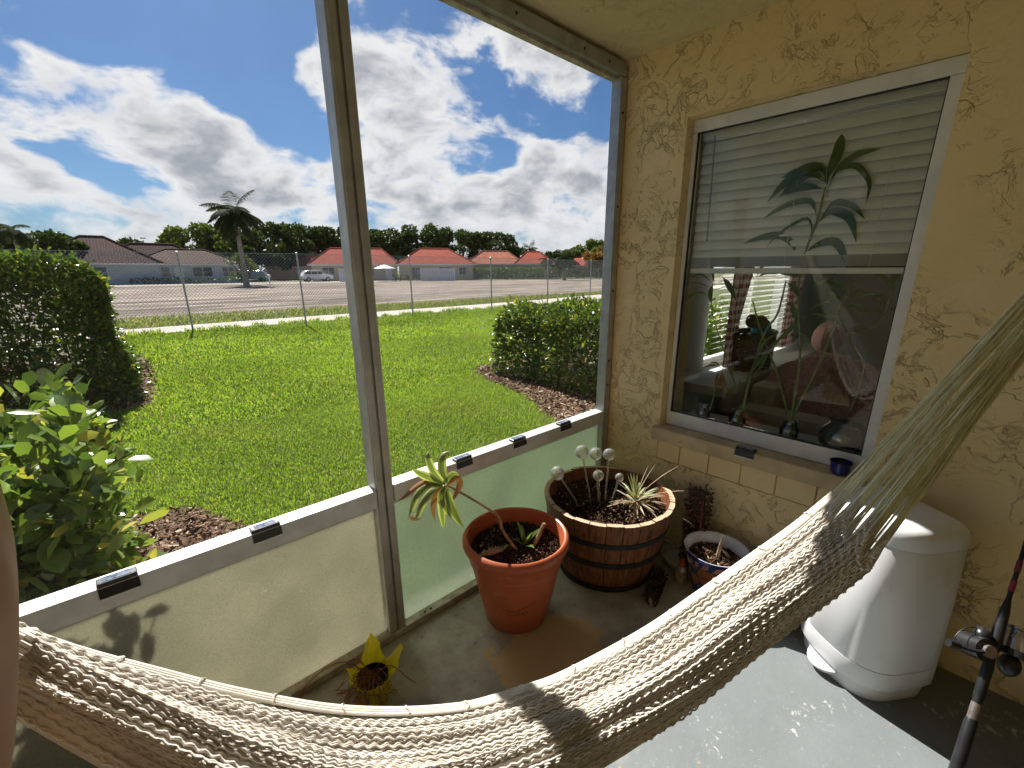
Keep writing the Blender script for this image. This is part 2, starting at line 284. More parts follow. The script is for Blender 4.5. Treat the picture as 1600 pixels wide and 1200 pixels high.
def gravelmat():
    m = bpy.data.materials.new('gravel_lot'); m.use_nodes = True; N = NT(m.node_tree); N.n.clear()
    co = N.new('ShaderNodeTexCoord').outputs['Object']
    st = N.new('ShaderNodeMapping', {'Vector': co, 'Scale': (.10, 1, 1)}).outputs[0]
    tr = N.noise(st, .30, 7, .7, .5); y_ = N.new('ShaderNodeSeparateXYZ', {0: co}).outputs[1]
    c = N.mix(N.ramp(tr, .40, .60), (.215, .18, .15), (.095, .080, .068))
    c = N.mix(N.ramp(N.noise(co, 7, 6, .8), .48, .66, 0., .7), c, (.34, .29, .25))
    c = N.mix(N.ramp(N.noise(st, 1.3, 5, .7), .50, .57, 0., .8), c, (.40, .35, .30))
    c = N.mix(N.ramp(y_, 62, 70, 0., .7), c, (.42, .38, .34))
    c = N.mix(N.ramp(N.noise(co, .9, 5), .60, .7, 0., .5), c, (.16, .17, .08))
    p = N.new('ShaderNodeBsdfPrincipled', {'Base Color': c, 'Roughness': 1., 'Specular IOR Level': .03})
    N.l.new(N.new('ShaderNodeBump', {'Strength': 1., 'Distance': .08, 'Height': N.noise(co, 5, 6, .7)}).outputs[0], p.inputs['Normal'])
    N.new('ShaderNodeOutputMaterial', {0: p.outputs[0]}); return m
MT['gravel'] = gravelmat()
def tilemat(name, a, b, c2):
    m = bpy.data.materials.new(name); m.use_nodes = True; N = NT(m.node_tree); N.n.clear()
    co = N.new('ShaderNodeTexCoord').outputs['Object']
    wx = N.new('ShaderNodeTexWave', {'Vector': co, 'Scale': 1.05, 'Distortion': 0.}, bands_direction='X').outputs[1]
    wz = N.new('ShaderNodeTexWave', {'Vector': co, 'Scale': 1.25}, bands_direction='Z', wave_profile='SAW').outputs[1]
    c = N.mix(N.ramp(N.noise(co, .8, 4), .3, .7), a, b); c = N.mix(N.ramp(N.noise(co, 3.5, 3, .7), .52, .66, 0., .6), c, c2)
    c = N.mix(N.ramp(wz, .8, 1., 0., .55), c, tuple(v*.35 for v in a))
    p = N.new('ShaderNodeBsdfPrincipled', {'Base Color': c, 'Roughness': .85, 'Specular IOR Level': .08})
    N.l.new(N.new('ShaderNodeBump', {'Strength': .6, 'Distance': .05, 'Height': N.math('ADD', wx, wz)}).outputs[0], p.inputs['Normal'])
    N.new('ShaderNodeOutputMaterial', {0: p.outputs[0]}); return m
MT['tile_brown'] = tilemat('brown_roof_tile', (.10, .055, .045), (.07, .04, .034), (.15, .10, .085))
MT['tile_red'] = tilemat('red_roof_tile', (.33, .06, .042), (.37, .085, .05), (.44, .19, .11))
MT['tile_orange'] = tilemat('orange_roof_tile', (.38, .14, .08), (.32, .10, .06), (.46, .25, .16))
def checkmat():
    m = bpy.data.materials.new('gingham'); m.use_nodes = True; N = NT(m.node_tree); N.n.clear()
    uv = N.new('ShaderNodeTexCoord').outputs['Object']
    a = N.new('ShaderNodeTexWave', {'Vector': uv, 'Scale': 5.}, bands_direction='X').outputs[1]
    b = N.new('ShaderNodeTexWave', {'Vector': uv, 'Scale': 5.}, bands_direction='Z').outputs[1]
    k = N.math('MULTIPLY', N.math('ADD', N.ramp(a, .45, .55), N.ramp(b, .45, .55)), .5)
    c = N.mix(k, (.62, .52, .48), (.22, .08, .07))
    p = N.new('ShaderNodeBsdfDiffuse', {0: c}); t = N.new('ShaderNodeBsdfTranslucent', {0: c})
    N.new('ShaderNodeOutputMaterial', {0: N.new('ShaderNodeMixShader', {0: .4, 1: p.outputs[0], 2: t.outputs[0]}).outputs[0]}); return m
MT['gingham'] = checkmat()
def talavera():
    m = bpy.data.materials.new('painted_glaze'); m.use_nodes = True; N = NT(m.node_tree); N.n.clear()
    co = N.new('ShaderNodeTexCoord').outputs['Object']; z = N.new('ShaderNodeSeparateXYZ', {0: co}).outputs[2]
    v = N.new('ShaderNodeTexVoronoi', {'Vector': co, 'Scale': 16.}); vr = N.new('ShaderNodeSeparateXYZ', {0: v.outputs[1]}).outputs[0]
    c = N.mix(N.ramp(vr, .3, .35), (.30, .10, .03), (.05, .10, .22)); c = N.mix(N.ramp(vr, .6, .62), c, (.04, .14, .06)); c = N.mix(N.ramp(vr, .8, .82), c, (.55, .35, .05))
    e = N.new('ShaderNodeTexVoronoi', {'Vector': co, 'Scale': 16.}, feature='DISTANCE_TO_EDGE').outputs[0]
    c = N.mix(N.ramp(e, .06, .02), c, (.01, .02, .07))
    wv = N.new('ShaderNodeTexWave', {'Vector': co, 'Scale': 16., 'Distortion': 1.}, bands_direction='DIAGONAL').outputs[1]
    band = N.mix(N.ramp(wv, .45, .55), (.02, .05, .14), (.40, .20, .14))
    c = N.mix(N.ramp(z, .183, .186), c, band)
    c = N.mix(N.ramp(z, .222, .224), c, (.015, .02, .12))
    p = N.new('ShaderNodeBsdfPrincipled', {'Base Color': c, 'Roughness': .15, 'Specular IOR Level': .6})
    N.new('ShaderNodeOutputMaterial', {0: p.outputs[0]}); return m
MT['talavera'] = talavera()
MT['glazewhite'] = mat('white_glaze', (.62, .63, .66), (.55, .56, .60), 20, .2, spec=.5)
# ------------------------------------------------------------------ object helpers
def thing(name, label, cat, loc=(0, 0, 0), rz=0., group=None):
    o = bpy.data.objects.new(name, None); COL.objects.link(o); o.location = loc; o.rotation_euler = (0, 0, rz); o.empty_display_size = .1
    o['label'] = label; o['category'] = cat
    if group: o['group'] = group
    return o
def tag(o, label, cat, group=None):
    o['label'] = label; o['category'] = cat
    if group: o['group'] = group
    return o
def kind(o, k): o['kind'] = k; return o
class B:
    """collects quads/tris; build() links one mesh object"""
    def __init__(s): s.v = []; s.f = []
    def add(s, vs, fs):
        n = len(s.v); s.v += [tuple(p) for p in vs]; s.f += [tuple(i+n for i in f) for f in fs]; return s
    def box(s, x0, y0, z0, x1, y1, z1):
        return s.add([(x0, y0, z0), (x1, y0, z0), (x1, y1, z0), (x0, y1, z0), (x0, y0, z1), (x1, y0, z1), (x1, y1, z1), (x0, y1, z1)],
                     [(0, 3, 2, 1), (4, 5, 6, 7), (0, 1, 5, 4), (1, 2, 6, 5), (2, 3, 7, 6), (3, 0, 4, 7)])
    def tube(s, pts, rad, sides=8, cap=True, up=(0, 0, 1)):
        pts = [Vector(p) for p in pts]; n = len(pts); r = rad if hasattr(rad, '__len__') else [rad]*n
        vs = []; fs = []; pv = None
        for i, p in enumerate(pts):
            t = (pts[min(i+1, n-1)]-pts[max(i-1, 0)]).normalized()
            if pv is None:
                a = Vector(up); a = a if abs(a.dot(t)) < .95 else Vector((1, .1, 0)); pv = (a-t*a.dot(t)).normalized()
            else: pv = (pv-t*pv.dot(t)).normalized()
            q = t.cross(pv)
            for k in range(sides):
                an = 2*PI*k/sides; vs.append(p+(pv*math.cos(an)+q*math.sin(an))*r[i])
        for i in range(n-1):
            for k in range(sides): fs.append((i*sides+k, i*sides+(k+1) % sides, (i+1)*sides+(k+1) % sides, (i+1)*sides+k))
        if cap: fs.append(tuple(range(sides))[::-1]); fs.append(tuple((n-1)*sides+k for k in range(sides)))
        return s.add(vs, fs)
    def lathe(s, prof, seg=48, c=(0, 0, 0), a0=0., a1=2*PI, closed=True):
        n = len(prof); vs = []; fs = []; m = seg if closed else seg+1
        for j in range(m):
            a = a0+(a1-a0)*j/seg
            for (r, z) in prof: vs.append((c[0]+r*math.cos(a), c[1]+r*math.sin(a), c[2]+z))
        for j in range(seg):
            k = (j+1) % m
            for i in range(n-1): fs.append((j*n+i, k*n+i, k*n+i+1, j*n+i+1))
        return s.add(vs, fs)
    def disc(s, r, z, seg=32, c=(0, 0), bumpy=0.):
        vs = [(c[0], c[1], z+bumpy)]; fs = []
        for ring in (.35, .7, 1.):
            for j in range(seg):
                a = 2*PI*j/seg; vs.append((c[0]+r*ring*math.cos(a), c[1]+r*ring*math.sin(a), z+bumpy*(1-ring)+bumpy*.5*random.uniform(-1, 1)*(ring < 1)))
        for j in range(seg): fs.append((0, 1+j, 1+(j+1) % seg))
        for q in range(2):
            for j in range(seg): a = 1+q*seg; b = a+seg; k = (j+1) % seg; fs.append((a+j, b+j, b+k, a+k))
        return s.add(vs, fs)
    def ell(s, c, r, u=12, v=8):
        vs = []; fs = []
        for i in range(v+1):
            ph = PI*i/v
            for j in range(u): th = 2*PI*j/u; vs.append((c[0]+r[0]*math.sin(ph)*math.cos(th), c[1]+r[1]*math.sin(ph)*math.sin(th), c[2]+r[2]*math.cos(ph)))
        for i in range(v):
            for j in range(u): k = (j+1) % u; fs.append((i*u+j, (i+1)*u+j, (i+1)*u+k, i*u+k))
        return s.add(vs, fs)
    def build(s, name, m, parent=None, smooth=False, bevel=0., loc=None):
        me = bpy.data.meshes.new(name); me.from_pydata(s.v, [], s.f); me.update()
        return link(name, me, m, parent, smooth, bevel, loc)
def link(name, me, m, parent=None, smooth=False, bevel=0., loc=None):
    o = bpy.data.objects.new(name, me); COL.objects.link(o)
    if m and not me.materials: me.materials.append(MT[m] if isinstance(m, str) else m)
    if smooth:
        me.polygons.foreach_set('use_smooth', [True]*len(me.polygons))
        if len(me.polygons) < 20000: me.set_sharp_from_angle(angle=math.radians(38))
    if parent: o.parent = parent
    if loc is not None: o.location = loc
    if bevel:
        b = o.modifiers.new('bevel', 'BEVEL'); b.width = bevel; b.segments = 2; b.limit_method = 'ANGLE'; b.angle_limit = math.radians(40)
    if smooth == 'auto' or (bevel and smooth):
        o.modifiers.new('weighted', 'WEIGHTED_NORMAL') if bevel else None
    return o
def npmesh(name, V, Fc, m, parent=None, smooth=False):
    """V (n,3), Fc (k,c) -> one object, fast"""
    me = bpy.data.meshes.new(name); V = np.asarray(V, np.float32); Fc = np.asarray(Fc, np.int32); k, c = Fc.shape
    me.vertices.add(len(V)); me.vertices.foreach_set('co', V.ravel()); me.loops.add(k*c); me.loops.foreach_set('vertex_index', Fc.ravel())
    me.polygons.add(k); me.polygons.foreach_set('loop_start', np.arange(k, dtype=np.int32)*c); me.polygons.foreach_set('loop_total', np.full(k, c, np.int32))
    me.update(calc_edges=True); return link(name, me, m, parent, smooth)
def frames(dirs, roll):
    """unit dirs (n,3) -> side vectors with a random roll, and normals"""
    up = np.tile([0, 0, 1.], (len(dirs), 1)); bad = abs(dirs[:, 2]) > .97; up[bad] = [1, 0, 0]
    s = np.cross(dirs, up); s /= np.linalg.norm(s, axis=1)[:, None]; n = np.cross(s, dirs)
    c, q = np.cos(roll)[:, None], np.sin(roll)[:, None]; return s*c+n*q, n*c-s*q
def leaves(P, Dv, L, Wd, roll, fold=.25, shape='oval'):
    """leaf blades: 8 verts, 4 quads (two halves folded on the midrib). P base, Dv direction, L length, Wd width"""
    n = len(P); Dv = Dv/np.linalg.norm(Dv, axis=1)[:, None]; s, nn = frames(Dv, roll)
    L = L[:, None]; Wd = Wd[:, None]
    ts = {'oval': [(0, 0), (.35, .42), (.75, .48), (1, 0)], 'blade': [(0, .22), (.35, .5), (.7, .36), (1, 0)]}[shape]
    mid = [P+Dv*L*t - nn*(L*.16*t*t) for t, _ in ts]; V = []
    for i, (t, wv) in enumerate(ts): V += [mid[i], mid[i]+s*Wd*wv+nn*Wd*wv*fold, mid[i]-s*Wd*wv+nn*Wd*wv*fold]
    V = np.stack(V, 1)      # n,12,3
    q = np.array([(0, 1, 4, 3), (0, 3, 5, 2), (3, 4, 7, 6), (3, 6, 8, 5), (6, 7, 10, 9), (6, 9, 11, 8)])
    return V.reshape(-1, 3), (q[None]+12*np.arange(n)[:, None, None]).reshape(-1, 4)
def rand_dirs(n, up=0.):
    d = RNG.normal(size=(n, 3)); d[:, 2] += up; return d/np.linalg.norm(d, axis=1)[:, None]
def catmull(pts, n):
    P = [np.array(p, float) for p in pts]; P = [2*P[0]-P[1]]+P+[2*P[-1]-P[-2]]; out = []
    m = len(P)-3
    for i in range(n):
        u = i/(n-1)*m; k = min(int(u), m-1); t = u-k; a, b, c, d = P[k:k+4]
        out.append(.5*((2*b)+(c-a)*t+(2*a-5*b+4*c-d)*t*t+(3*b-a-3*c+d)*t**3))
    return np.array(out)
GZ = -.10
# ------------------------------------------------------------------ ground
def sheet(name, pts, z, m, parent=None, k='structure'):
    o = B().add([(x, y, z) for x, y in pts], [tuple(range(len(pts)))]).build(name, m, parent); return kind(o, k)
sheet('ground', [(-900, 1.5), (900, 1.5), (900, 1400), (-900, 1400)], GZ-.012, 'verge_ground' if False else 'lawnsoil')
sheet('gravel_lot', [(-60, 20.2), (-20, 19.6), (8, 19.2), (20, 20.2), (60, 24), (120, 30), (110, 34), (62, 52), (46, 62), (32, 72), (14, 73), (-20, 75), (-120, 74)], GZ, 'gravel')
pa = [(-8, 14.9), (1, 15.1), (4.4, 14.6), (8, 14.9), (12, 15.0), (17, 15.2), (23, 15.8), (34, 16.6), (50, 18)]
pb = [(50, 20.5), (34, 19.2), (23, 18.1), (17, 17.3), (12, 17.0), (8, 16.9), (4.4, 16.9), (1, 16.7), (-8, 16.6)]
sheet('path', pa+pb, GZ+.004, 'path')
def wob(poly, n=8, a=.06):
    out = []
    for i, p in enumerate(poly):
        q = poly[(i+1) % len(poly)]
        for k in range(n): t = k/n; out.append((p[0]+(q[0]-p[0])*t+random.uniform(-a, a), p[1]+(q[1]-p[1])*t+random.uniform(-a, a)))
    return out
M1 = [(-6, 1.62), (.75, 1.62), (.72, 2.2), (.45, 2.95), (.25, 3.5), (-.4, 3.9), (-6, 4.1)]
M2 = [(3.6, 1.62), (3.2, 2.5), (3.45, 3.2), (3.88, 4.0), (4.05, 5.0), (4.4, 5.8), (7.5, 5.9), (7.5, 1.62)]
M3 = [(-7, 6.7), (.30, 6.8), (.45, 7.8), (.60, 10.5), (.3, 12.5), (-7, 12.5)]
for mm_ in (M1, M2, M3): sheet('mulch_bed', wob(mm_), GZ+.002, 'mulch')
def inside(poly, x, y):
    c = np.zeros(len(x), bool); n = len(poly)
    for i in range(n):
        x0, y0 = poly[i]; x1, y1 = poly[(i+1) % n]
        if y0 == y1: continue
        c ^= ((y0 > y) != (y1 > y)) & (x < (x1-x0)*(y-y0)/(y1-y0)+x0)
    return c
def blades(name, n, xr, yr, L, Wd, m, ex=(), z=GZ, lean=.55, far=None):
    x = RNG.uniform(*xr, n); y = yr[0]+(yr[1]-yr[0])*RNG.random(n)**1.0
    keep = np.ones(n, bool)
    for e in ex: keep &= ~inside(e, x+RNG.normal(0, .05, n), y+RNG.normal(0, .05, n))
    if far is not None: keep &= far(x, y)
    x = x[keep]; y = y[keep]; n = len(x); P = np.stack([x, y, np.full(n, z)], 1)
    hx = np.sin(x*1.9+np.sin(y*2.3)*1.4)*np.cos(y*1.6+x*.7); sc = (1+.14*hx)*RNG.uniform(.65, 1.15, n)
    az = RNG.uniform(0, 2*PI, n); le = np.abs(RNG.normal(0, lean, n))
    d = np.stack([np.cos(az)*np.sin(le), np.sin(az)*np.sin(le), np.cos(le)], 1); s = np.stack([-np.sin(az), np.cos(az), 0*az], 1)
    ll = (L*sc)[:, None]; w = (Wd*RNG.uniform(.7, 1.2, n))[:, None]; bend = np.stack([np.cos(az), np.sin(az), -.35+0*az], 1)
    mid = P+d*ll*.55; tip = P+d*ll+bend*ll*.22
    V = np.stack([P-s*w*.5, P+s*w*.5, mid+s*w*.5, mid-s*w*.5, tip], 1).reshape(-1, 3)
    b5 = 5*np.arange(n)[:, None]; T = np.concatenate([b5+np.array([0, 1, 2]), b5+np.array([0, 2, 3]), b5+np.array([3, 2, 4])], 0)
    return kind(npmesh(name, V, T, m), 'stuff')
blades('lawn_grass', 210000, (-.5, 5.0), (1.62, 5.4), .044, .0052, 'grass', (M1, M2))
blades('lawn_grass', 140000, (-1.2, 8.5), (5.4, 9.5), .062, .0105, 'grass', (M2, M3))
blades('lawn_grass', 110000, (.0, 17.), (9.5, 14.95), .075, .018, 'grass', (M3,), far=lambda x, y: (y < 14.75) & (x > .4))
blades('verge_grass', 26000, (-1, 34.), (16.8, 20.6), .12, .03, 'verge', far=lambda x, y: (y > np.interp(x, [-8, 12, 23, 50], [16.7, 17.05, 18.2, 20.6])) & (RNG.random(len(x)) < np.where(y > 19.4, .5, 1)))
blades('fence_weeds', 5000, (-1, 20.), (14.3, 15.0), .17, .022, 'grass', far=lambda x, y: np.sin(x*3.1)+np.sin(x*7.7) > -.4)
def chips(name, n, poly, m, size=.022, z=GZ+.006):
    xs = [p[0] for p in poly]; ys = [p[1] for p in poly]
    x = RNG.uniform(min(xs), max(xs), n); y = RNG.uniform(min(ys), max(ys), n); k = inside(poly, x, y); x = x[k]; y = y[k]; n = len(x)
    c = np.stack([x, y, z+RNG.random(n)*.02], 1); d = rand_dirs(n); d[:, 2] *= .35; d /= np.linalg.norm(d, axis=1)[:, None]; s, q = frames(d, RNG.normal(0, .5, n))
    a = (size*RNG.uniform(.5, 1.6, n))[:, None]; b = a*.35
    V = np.stack([c-d*a-s*b, c+d*a-s*b*.6, c+d*a+s*b, c-d*a+s*b*.7, c+q*b*.4], 1).reshape(-1, 3)
    b5 = 5*np.arange(n)[:, None]; T = np.concatenate([b5+np.array(t) for t in ((0, 1, 4), (1, 2, 4), (2, 3, 4), (3, 0, 4))], 0)
    return kind(npmesh(name, V, T, m), 'stuff')
chips('mulch_chips', 26000, [(-.6, 1.62), (.75, 1.62), (.72, 2.2), (.45, 2.95), (.25, 3.5), (-.6, 3.9)], 'chip', .02)
chips('mulch_chips', 16000, [(3.2, 1.9), (3.45, 3.2), (3.88, 4.0), (4.05, 5.0), (4.4, 5.8), (5.4, 5.8), (5.4, 1.9)], 'chip', .026)
chips('mulch_chips', 9000, [(-1.6, 6.7), (.30, 6.8), (.45, 7.8), (.60, 10.5), (-1.6, 11.5)], 'chip', .035)
# ------------------------------------------------------------------ porch shell
XH, YS, CZ = 2.10, 1.462, 2.43
kind(B().box(-1.7, -2.2, -.25, 2.1, 1.60, 0).build('porch_floor', 'floor'), 'structure')
kind(B().box(-1.7, -2.2, CZ, 2.1, 1.505, 2.62).build('porch_ceiling', 'ceiling'), 'structure')
hw = B(); WY0, WY1, WZ0, WZ1 = .213, 1.118, .64, 2.122
hw.box(XH, WY1, 0, 2.34, 1.535, CZ+.15).box(XH, -2.2, 0, 2.34, WY0, CZ+.15).box(XH, WY0, WZ1, 2.34, WY1, CZ+.15).box(XH, WY0, 0, 2.34, WY1, .475).box(2.108, WY0, .475, 2.34, WY1, WZ0)
house_wall = kind(hw.build('house_wall', 'stucco'), 'structure')
joints = [1.118, .988, .834, .679, .5235, .365, .2135]
for i in range(len(joints)-1):
    a, b = joints[i+1]+.003, joints[i]-.003
    B().box(XH-.003, a, .479, 2.12, b, .586).build('block', 'plainwall', house_wall, bevel=.003)
kind(B().box(-1.7, -2.35, -.2, 2.34, -2.2, CZ+.15).build('back_wall', 'stucco'), 'structure')
kind(B().box(-1.85, -2.35, -.2, -1.7, 1.2, CZ+.15).build('side_wall', 'stucco'), 'structure')
tag(B().box(2.062, .19, .592, 2.165, 1.142, .664).build('window_ledge', 'sill', bevel=.006), 'painted concrete ledge under the window, stained brown on top', 'ledge')
# header and the screen enclosure
sc = thing('screen_enclosure', 'aluminium framed porch screen with obscure kick panels, facing the lawn', 'screen', (0, 0, 0))
B().box(-1.7, 1.466, 2.34, 2.0995, 1.499, CZ).build('header_beam', 'dirtyalu', sc)
B().box(-1.7, 1.436, 2.352, 2.07, 1.464, 2.405).build('top_track', 'alugrey', sc, bevel=.002)
B().box(2.034, 1.438, .03, 2.082, 1.494, 2.35).build('wall_track', 'alugrey', sc, bevel=.002)
B().box(2.085, 1.444, .0, 2.0985, 1.49, 2.35).build('caulk_strip', 'wood_raw', sc)
B().box(-1.7, 1.432, 0.002, 2.032, 1.505, .032).build('floor_track', 'dirtyalu', sc, bevel=.003)
for x0, x1 in ((-1.7, -1.452), (-1.384, .630), (.703, 2.034)):
    B().box(x0, 1.436, .618, x1, 1.500, .688).build('chair_rail', 'alu', sc, bevel=.002)
for cx in (.6665, -1.418):
    m = B().box(cx-.030, 1.440, .033, cx-.005, 1.51, 2.35).box(cx+.005, 1.440, .033, cx+.030, 1.51, 2.35).box(cx-.006, 1.452, .033, cx+.006, 1.51, 2.35)
    m.build('mullion', 'alubrown', sc, bevel=.002)
    for x_ in (-.0355, .0305): B().box(cx+x_, 1.446, .033, cx+x_+.005, 1.506, 2.35).build('mullion_side', 'alu', sc)
B().box(-1.38, 1.470, .033, .628, 1.476, .617).build('kick_panel', 'frost_sand', sc)['label'] = 'sand coloured obscure kick panel with grainy surface'
B().box(.7025, 1.470, .033, 2.033, 1.476, .617).build('kick_panel', 'frost_lawn', sc)['label'] = 'obscure kick panel, lawn green from behind put into its colour'
for x0, x1 in ((-1.38, .628), (.704, 2.033)):
    B().add([(x0, 1.472, .690), (x1, 1.472, .690), (x1, 1.472, 2.35), (x0, 1.472, 2.35)], [(0, 1, 2, 3)]).build('insect_screen', 'mesh', sc)
for z in (2.20, 1.78, 1.36, .98, .84): B().ell((2.058, 1.436, z), (.006, .004, .006), 8, 5).build('screw', 'rubber', sc, True)
for x in (.95, 1.35, 1.75, 1.93): B().ell((x, 1.435, 2.378), (.006, .004, .006), 8, 5).build('screw', 'rubber', sc, True)
for x in (.80, .83): B().ell((x, 1.45, .033), (.005, .007, .003), 8, 5).build('screw', 'rubber', sc, True)
# ------------------------------------------------------------------ window, blind and the room behind it
win = thing('window', 'fixed window in white frame set into the yellow porch wall', 'window', (2.17, .66, .66))
def wbox(*a): return B().box(a[0]-2.17, a[1]-.66, a[2]-.66, a[3]-2.17, a[4]-.66, a[5]-.66)
FX0, FX1 = 2.160, 2.205
wbox(FX0, WY0+.001, 2.068, FX1, WY1-.001, 2.12).build('frame_head', 'winframe', win, bevel=.003)
wbox(FX0, WY0+.001, .665, FX1, WY1-.001, .738).build('frame_sill', 'winframe', win, bevel=.003)
wbox(FX0, 1.096, .739, FX1, WY1-.001, 2.067).build('frame_jamb', 'winframe', win, bevel=.003)
wbox(FX0, WY0+.001, .739, FX1, .254, 2.067).build('frame_jamb', 'winframe', win, bevel=.003)
wbox(2.182, .258, .742, 2.187, 1.092, 2.064).build('pane', 'pane', win)
g = B()
for a in ((2.166, .254, .738, 2.181, 1.096, .7425), (2.166, .254, 2.0635, 2.181, 1.096, 2.068), (2.166, .254, .7425, 2.181, .2575, 2.0635), (2.166, 1.0925, .7425, 2.181, 1.096, 2.0635)): g.box(a[0]-2.17, a[1]-.66, a[2]-.66, a[3]-2.17, a[4]-.66, a[5]-.66)
g.build('gasket', 'rubber', win)
kind(B().box(2.2055, WY0, .60, 2.52, WY1, .664).build('inner_sill', 'roomwall'), 'structure')
bl = thing('window_blind', 'white horizontal blind lowered halfway behind the porch window', 'blind', (2.25, .67, 2.0))
B().box(-.025, -.43, .045, .025, .432, .09).build('headrail', 'slat', bl, bevel=.003)
def slat(w=.05, tilt=1.22, ym=.43):
    b = B(); n = 5; vs = []
    for i in range(n+1):
        u = (i/n-.5)*w; c = .005*(1-(2*i/n-1)**2); x = u*math.cos(tilt)-c*math.sin(tilt)*1.; z = u*math.sin(tilt)+c*math.cos(tilt)
        for y in (-ym, ym):
            for e in (0, .0022): vs.append((x-e*math.sin(tilt), y, z+e*math.cos(tilt)))
    fs = []
    for i in range(n):
        k = 4*i; fs += [(k, k+4, k+6, k+2), (k+1, k+3, k+7, k+5), (k, k+1, k+5, k+4), (k+2, k+6, k+7, k+3)]
    return b.add(vs, fs)
s0 = slat().build('slat', 'slat', bl, smooth=False, loc=(0, 0, .012))
for i in range(1, 12):
    c = s0.copy(); COL.objects.link(c); c.parent = bl; c.location = (random.uniform(-.001, .001), 0, .012-.0425*i); c.rotation_euler = (random.uniform(-.004, .004), random.uniform(-.03, .03), 0)
sf = slat(tilt=.12).build('slat', 'slat', bl, loc=(0, 0, -.478))
for i in range(1, 7):
    c = sf.copy(); COL.objects.link(c); c.parent = bl; c.location = (random.uniform(-.002, .002), 0, -.478-.0062*i)
B().box(-.025, -.43, -.548, .025, .43, -.524).build('bottom_rail', 'slat', bl, bevel=.004)
for y in (-.30, .0, .33):
    B().tube([(-.034, y, .04), (-.034, y, -.52)], .0012, 5).build('ladder_cord', 'slat', bl)
B().tube([(-.05, .36, .05), (-.05, .345, -.40)], .0035, 6).build('tilt_wand', 'jar', bl)
# room
rm = B().box(2.34, 1.47, 0, 3.35, 1.60, CZ).box(5.1, 1.47, 0, 6.8, 1.60, CZ).box(3.35, 1.47, 0, 5.1, 1.60, .74).box(3.35, 1.47, 2.1, 5.1, 1.60, CZ)
rm.box(6.8, -2.6, 0, 6.9, 1.60, CZ).box(2.34, -2.7, 0, 6.9, -2.6, CZ)
kind(rm.build('room_wall', 'roomwall'), 'structure')
kind(B().box(2.34, -2.6, -.1, 6.8, 1.47, 0).build('room_floor', 'roomfloor'), 'structure')
kind(B().box(2.34, -2.6, CZ, 6.9, 1.60, CZ+.1).build('room_ceiling', 'roomwall'), 'structure')
iw = thing('side_window', 'bright far window of the room seen through the porch glass', 'window', (4.22, 1.50, .74))
B().box(-.87, .0, 0, -.82, .05, 1.36).box(.83, 0, 0, .88, .05, 1.36).box(-.82, 0, 1.31, .83, .05, 1.36).box(-.82, 0, 0, .83, .05, .05).box(-.02, 0, .05, .03, .05, 1.31).build('frame', 'winframe', iw)
ib = thing('side_blind', 'white slatted blind over the bright far window in the room', 'blind', (4.22, 1.42, .80))
b0 = B(); 
for dy, dz, e in ((-.022, -.006, 0),): b0.add([(-.84, -.022, .011), (.84, -.022, .011), (.84, .022, -.011), (-.84, .022, -.011), (-.84, -.022, .014), (.84, -.022, .014), (.84, .022, -.008), (-.84, .022, -.008)], [(0, 3, 2, 1), (4, 5, 6, 7), (0, 1, 5, 4), (1, 2, 6, 5), (2, 3, 7, 6), (3, 0, 4, 7)])
q0 = b0.build('slat', 'slat', ib)
for i in range(1, 26): c = q0.copy(); COL.objects.link(c); c.parent = ib; c.location = (0, 0, .045*i)
def curtain(x0, x1, xt0, xt1, lab):
    n = 60; vs = []; rows = 14
    for j in range(rows):
        t = j/(rows-1); z = .75+t*1.42
        gz = abs(t-.18)/.82 if t > .18 else (.18-t)/.5
        a = x0+(xt0-x0)*gz; b = x1+(xt1-x1)*gz
        for i in range(n): u = i/(n-1); vs.append((a+(b-a)*u, 1.34+.025*math.sin(u*38)*(1-.4*(1-gz)), z))
    fs = [(j*n+i, j*n+i+1, (j+1)*n+i+1, (j+1)*n+i) for j in range(rows-1) for i in range(n-1)]
    tag(B().add(vs, fs).build('curtain', 'gingham', smooth=True), lab, 'curtain', 'gingham curtains at the far window')
curtain(3.42, 3.55, 3.45, 4.0, 'gingham curtain gathered left of the bright far window, nearest the porch')
curtain(4.75, 4.95, 4.6, 5.25, 'gingham curtain hanging right of the bright far window, behind the tall bamboo')
kind(B().box(2.9, 1.10, .66, 5.9, 1.468, .72).build('room_shelf', 'roomwall', bevel=.004), 'structure')
bk = thing('wicker_basket', 'dark wicker basket on the white shelf in the room', 'basket', (3.75, 1.27, .72))
bb = B()
for i in range(12):
    z = .012+i*.022; bb.tube([((.24+.012*(i/11))*math.cos(a)*1.0, (.13+.01*(i/11))*math.sin(a), z+.004*math.sin(a*14+i*PI)) for a in np.linspace(0, 2*PI, 41)], .011, 5, cap=False)
bb.build('weave', 'wicker', bk, True); B().ell((0, 0, .02), (.22, .12, .02)).build('base', 'wicker', bk)
B().tube([((.256)*math.cos(a), .142*math.sin(a), .275) for a in np.linspace(0, 2*PI, 41)], .014, 6, cap=False).build('rim', 'wicker', bk, True)
ty = thing('plush_toy', 'small plush toy in a teal coat perched on the wicker basket', 'toy', (3.68, 1.22, 1.01))
B().ell((.03, -.01, .03), (.085, .07, .075)).build('coat', 'teal', ty, True); B().ell((-.12, 0, .09), (.06, .055, .05)).build('head', 'brownplush', ty, True)
B().ell((-.18, 0, .115), (.035, .03, .03)).ell((-.03, -.02, .08), (.07, .045, .05)).build('body', 'brownplush', ty, True)
cc = thing('couch', 'cream couch under the pink blanket inside the room', 'couch', (4.15, .45, 0))
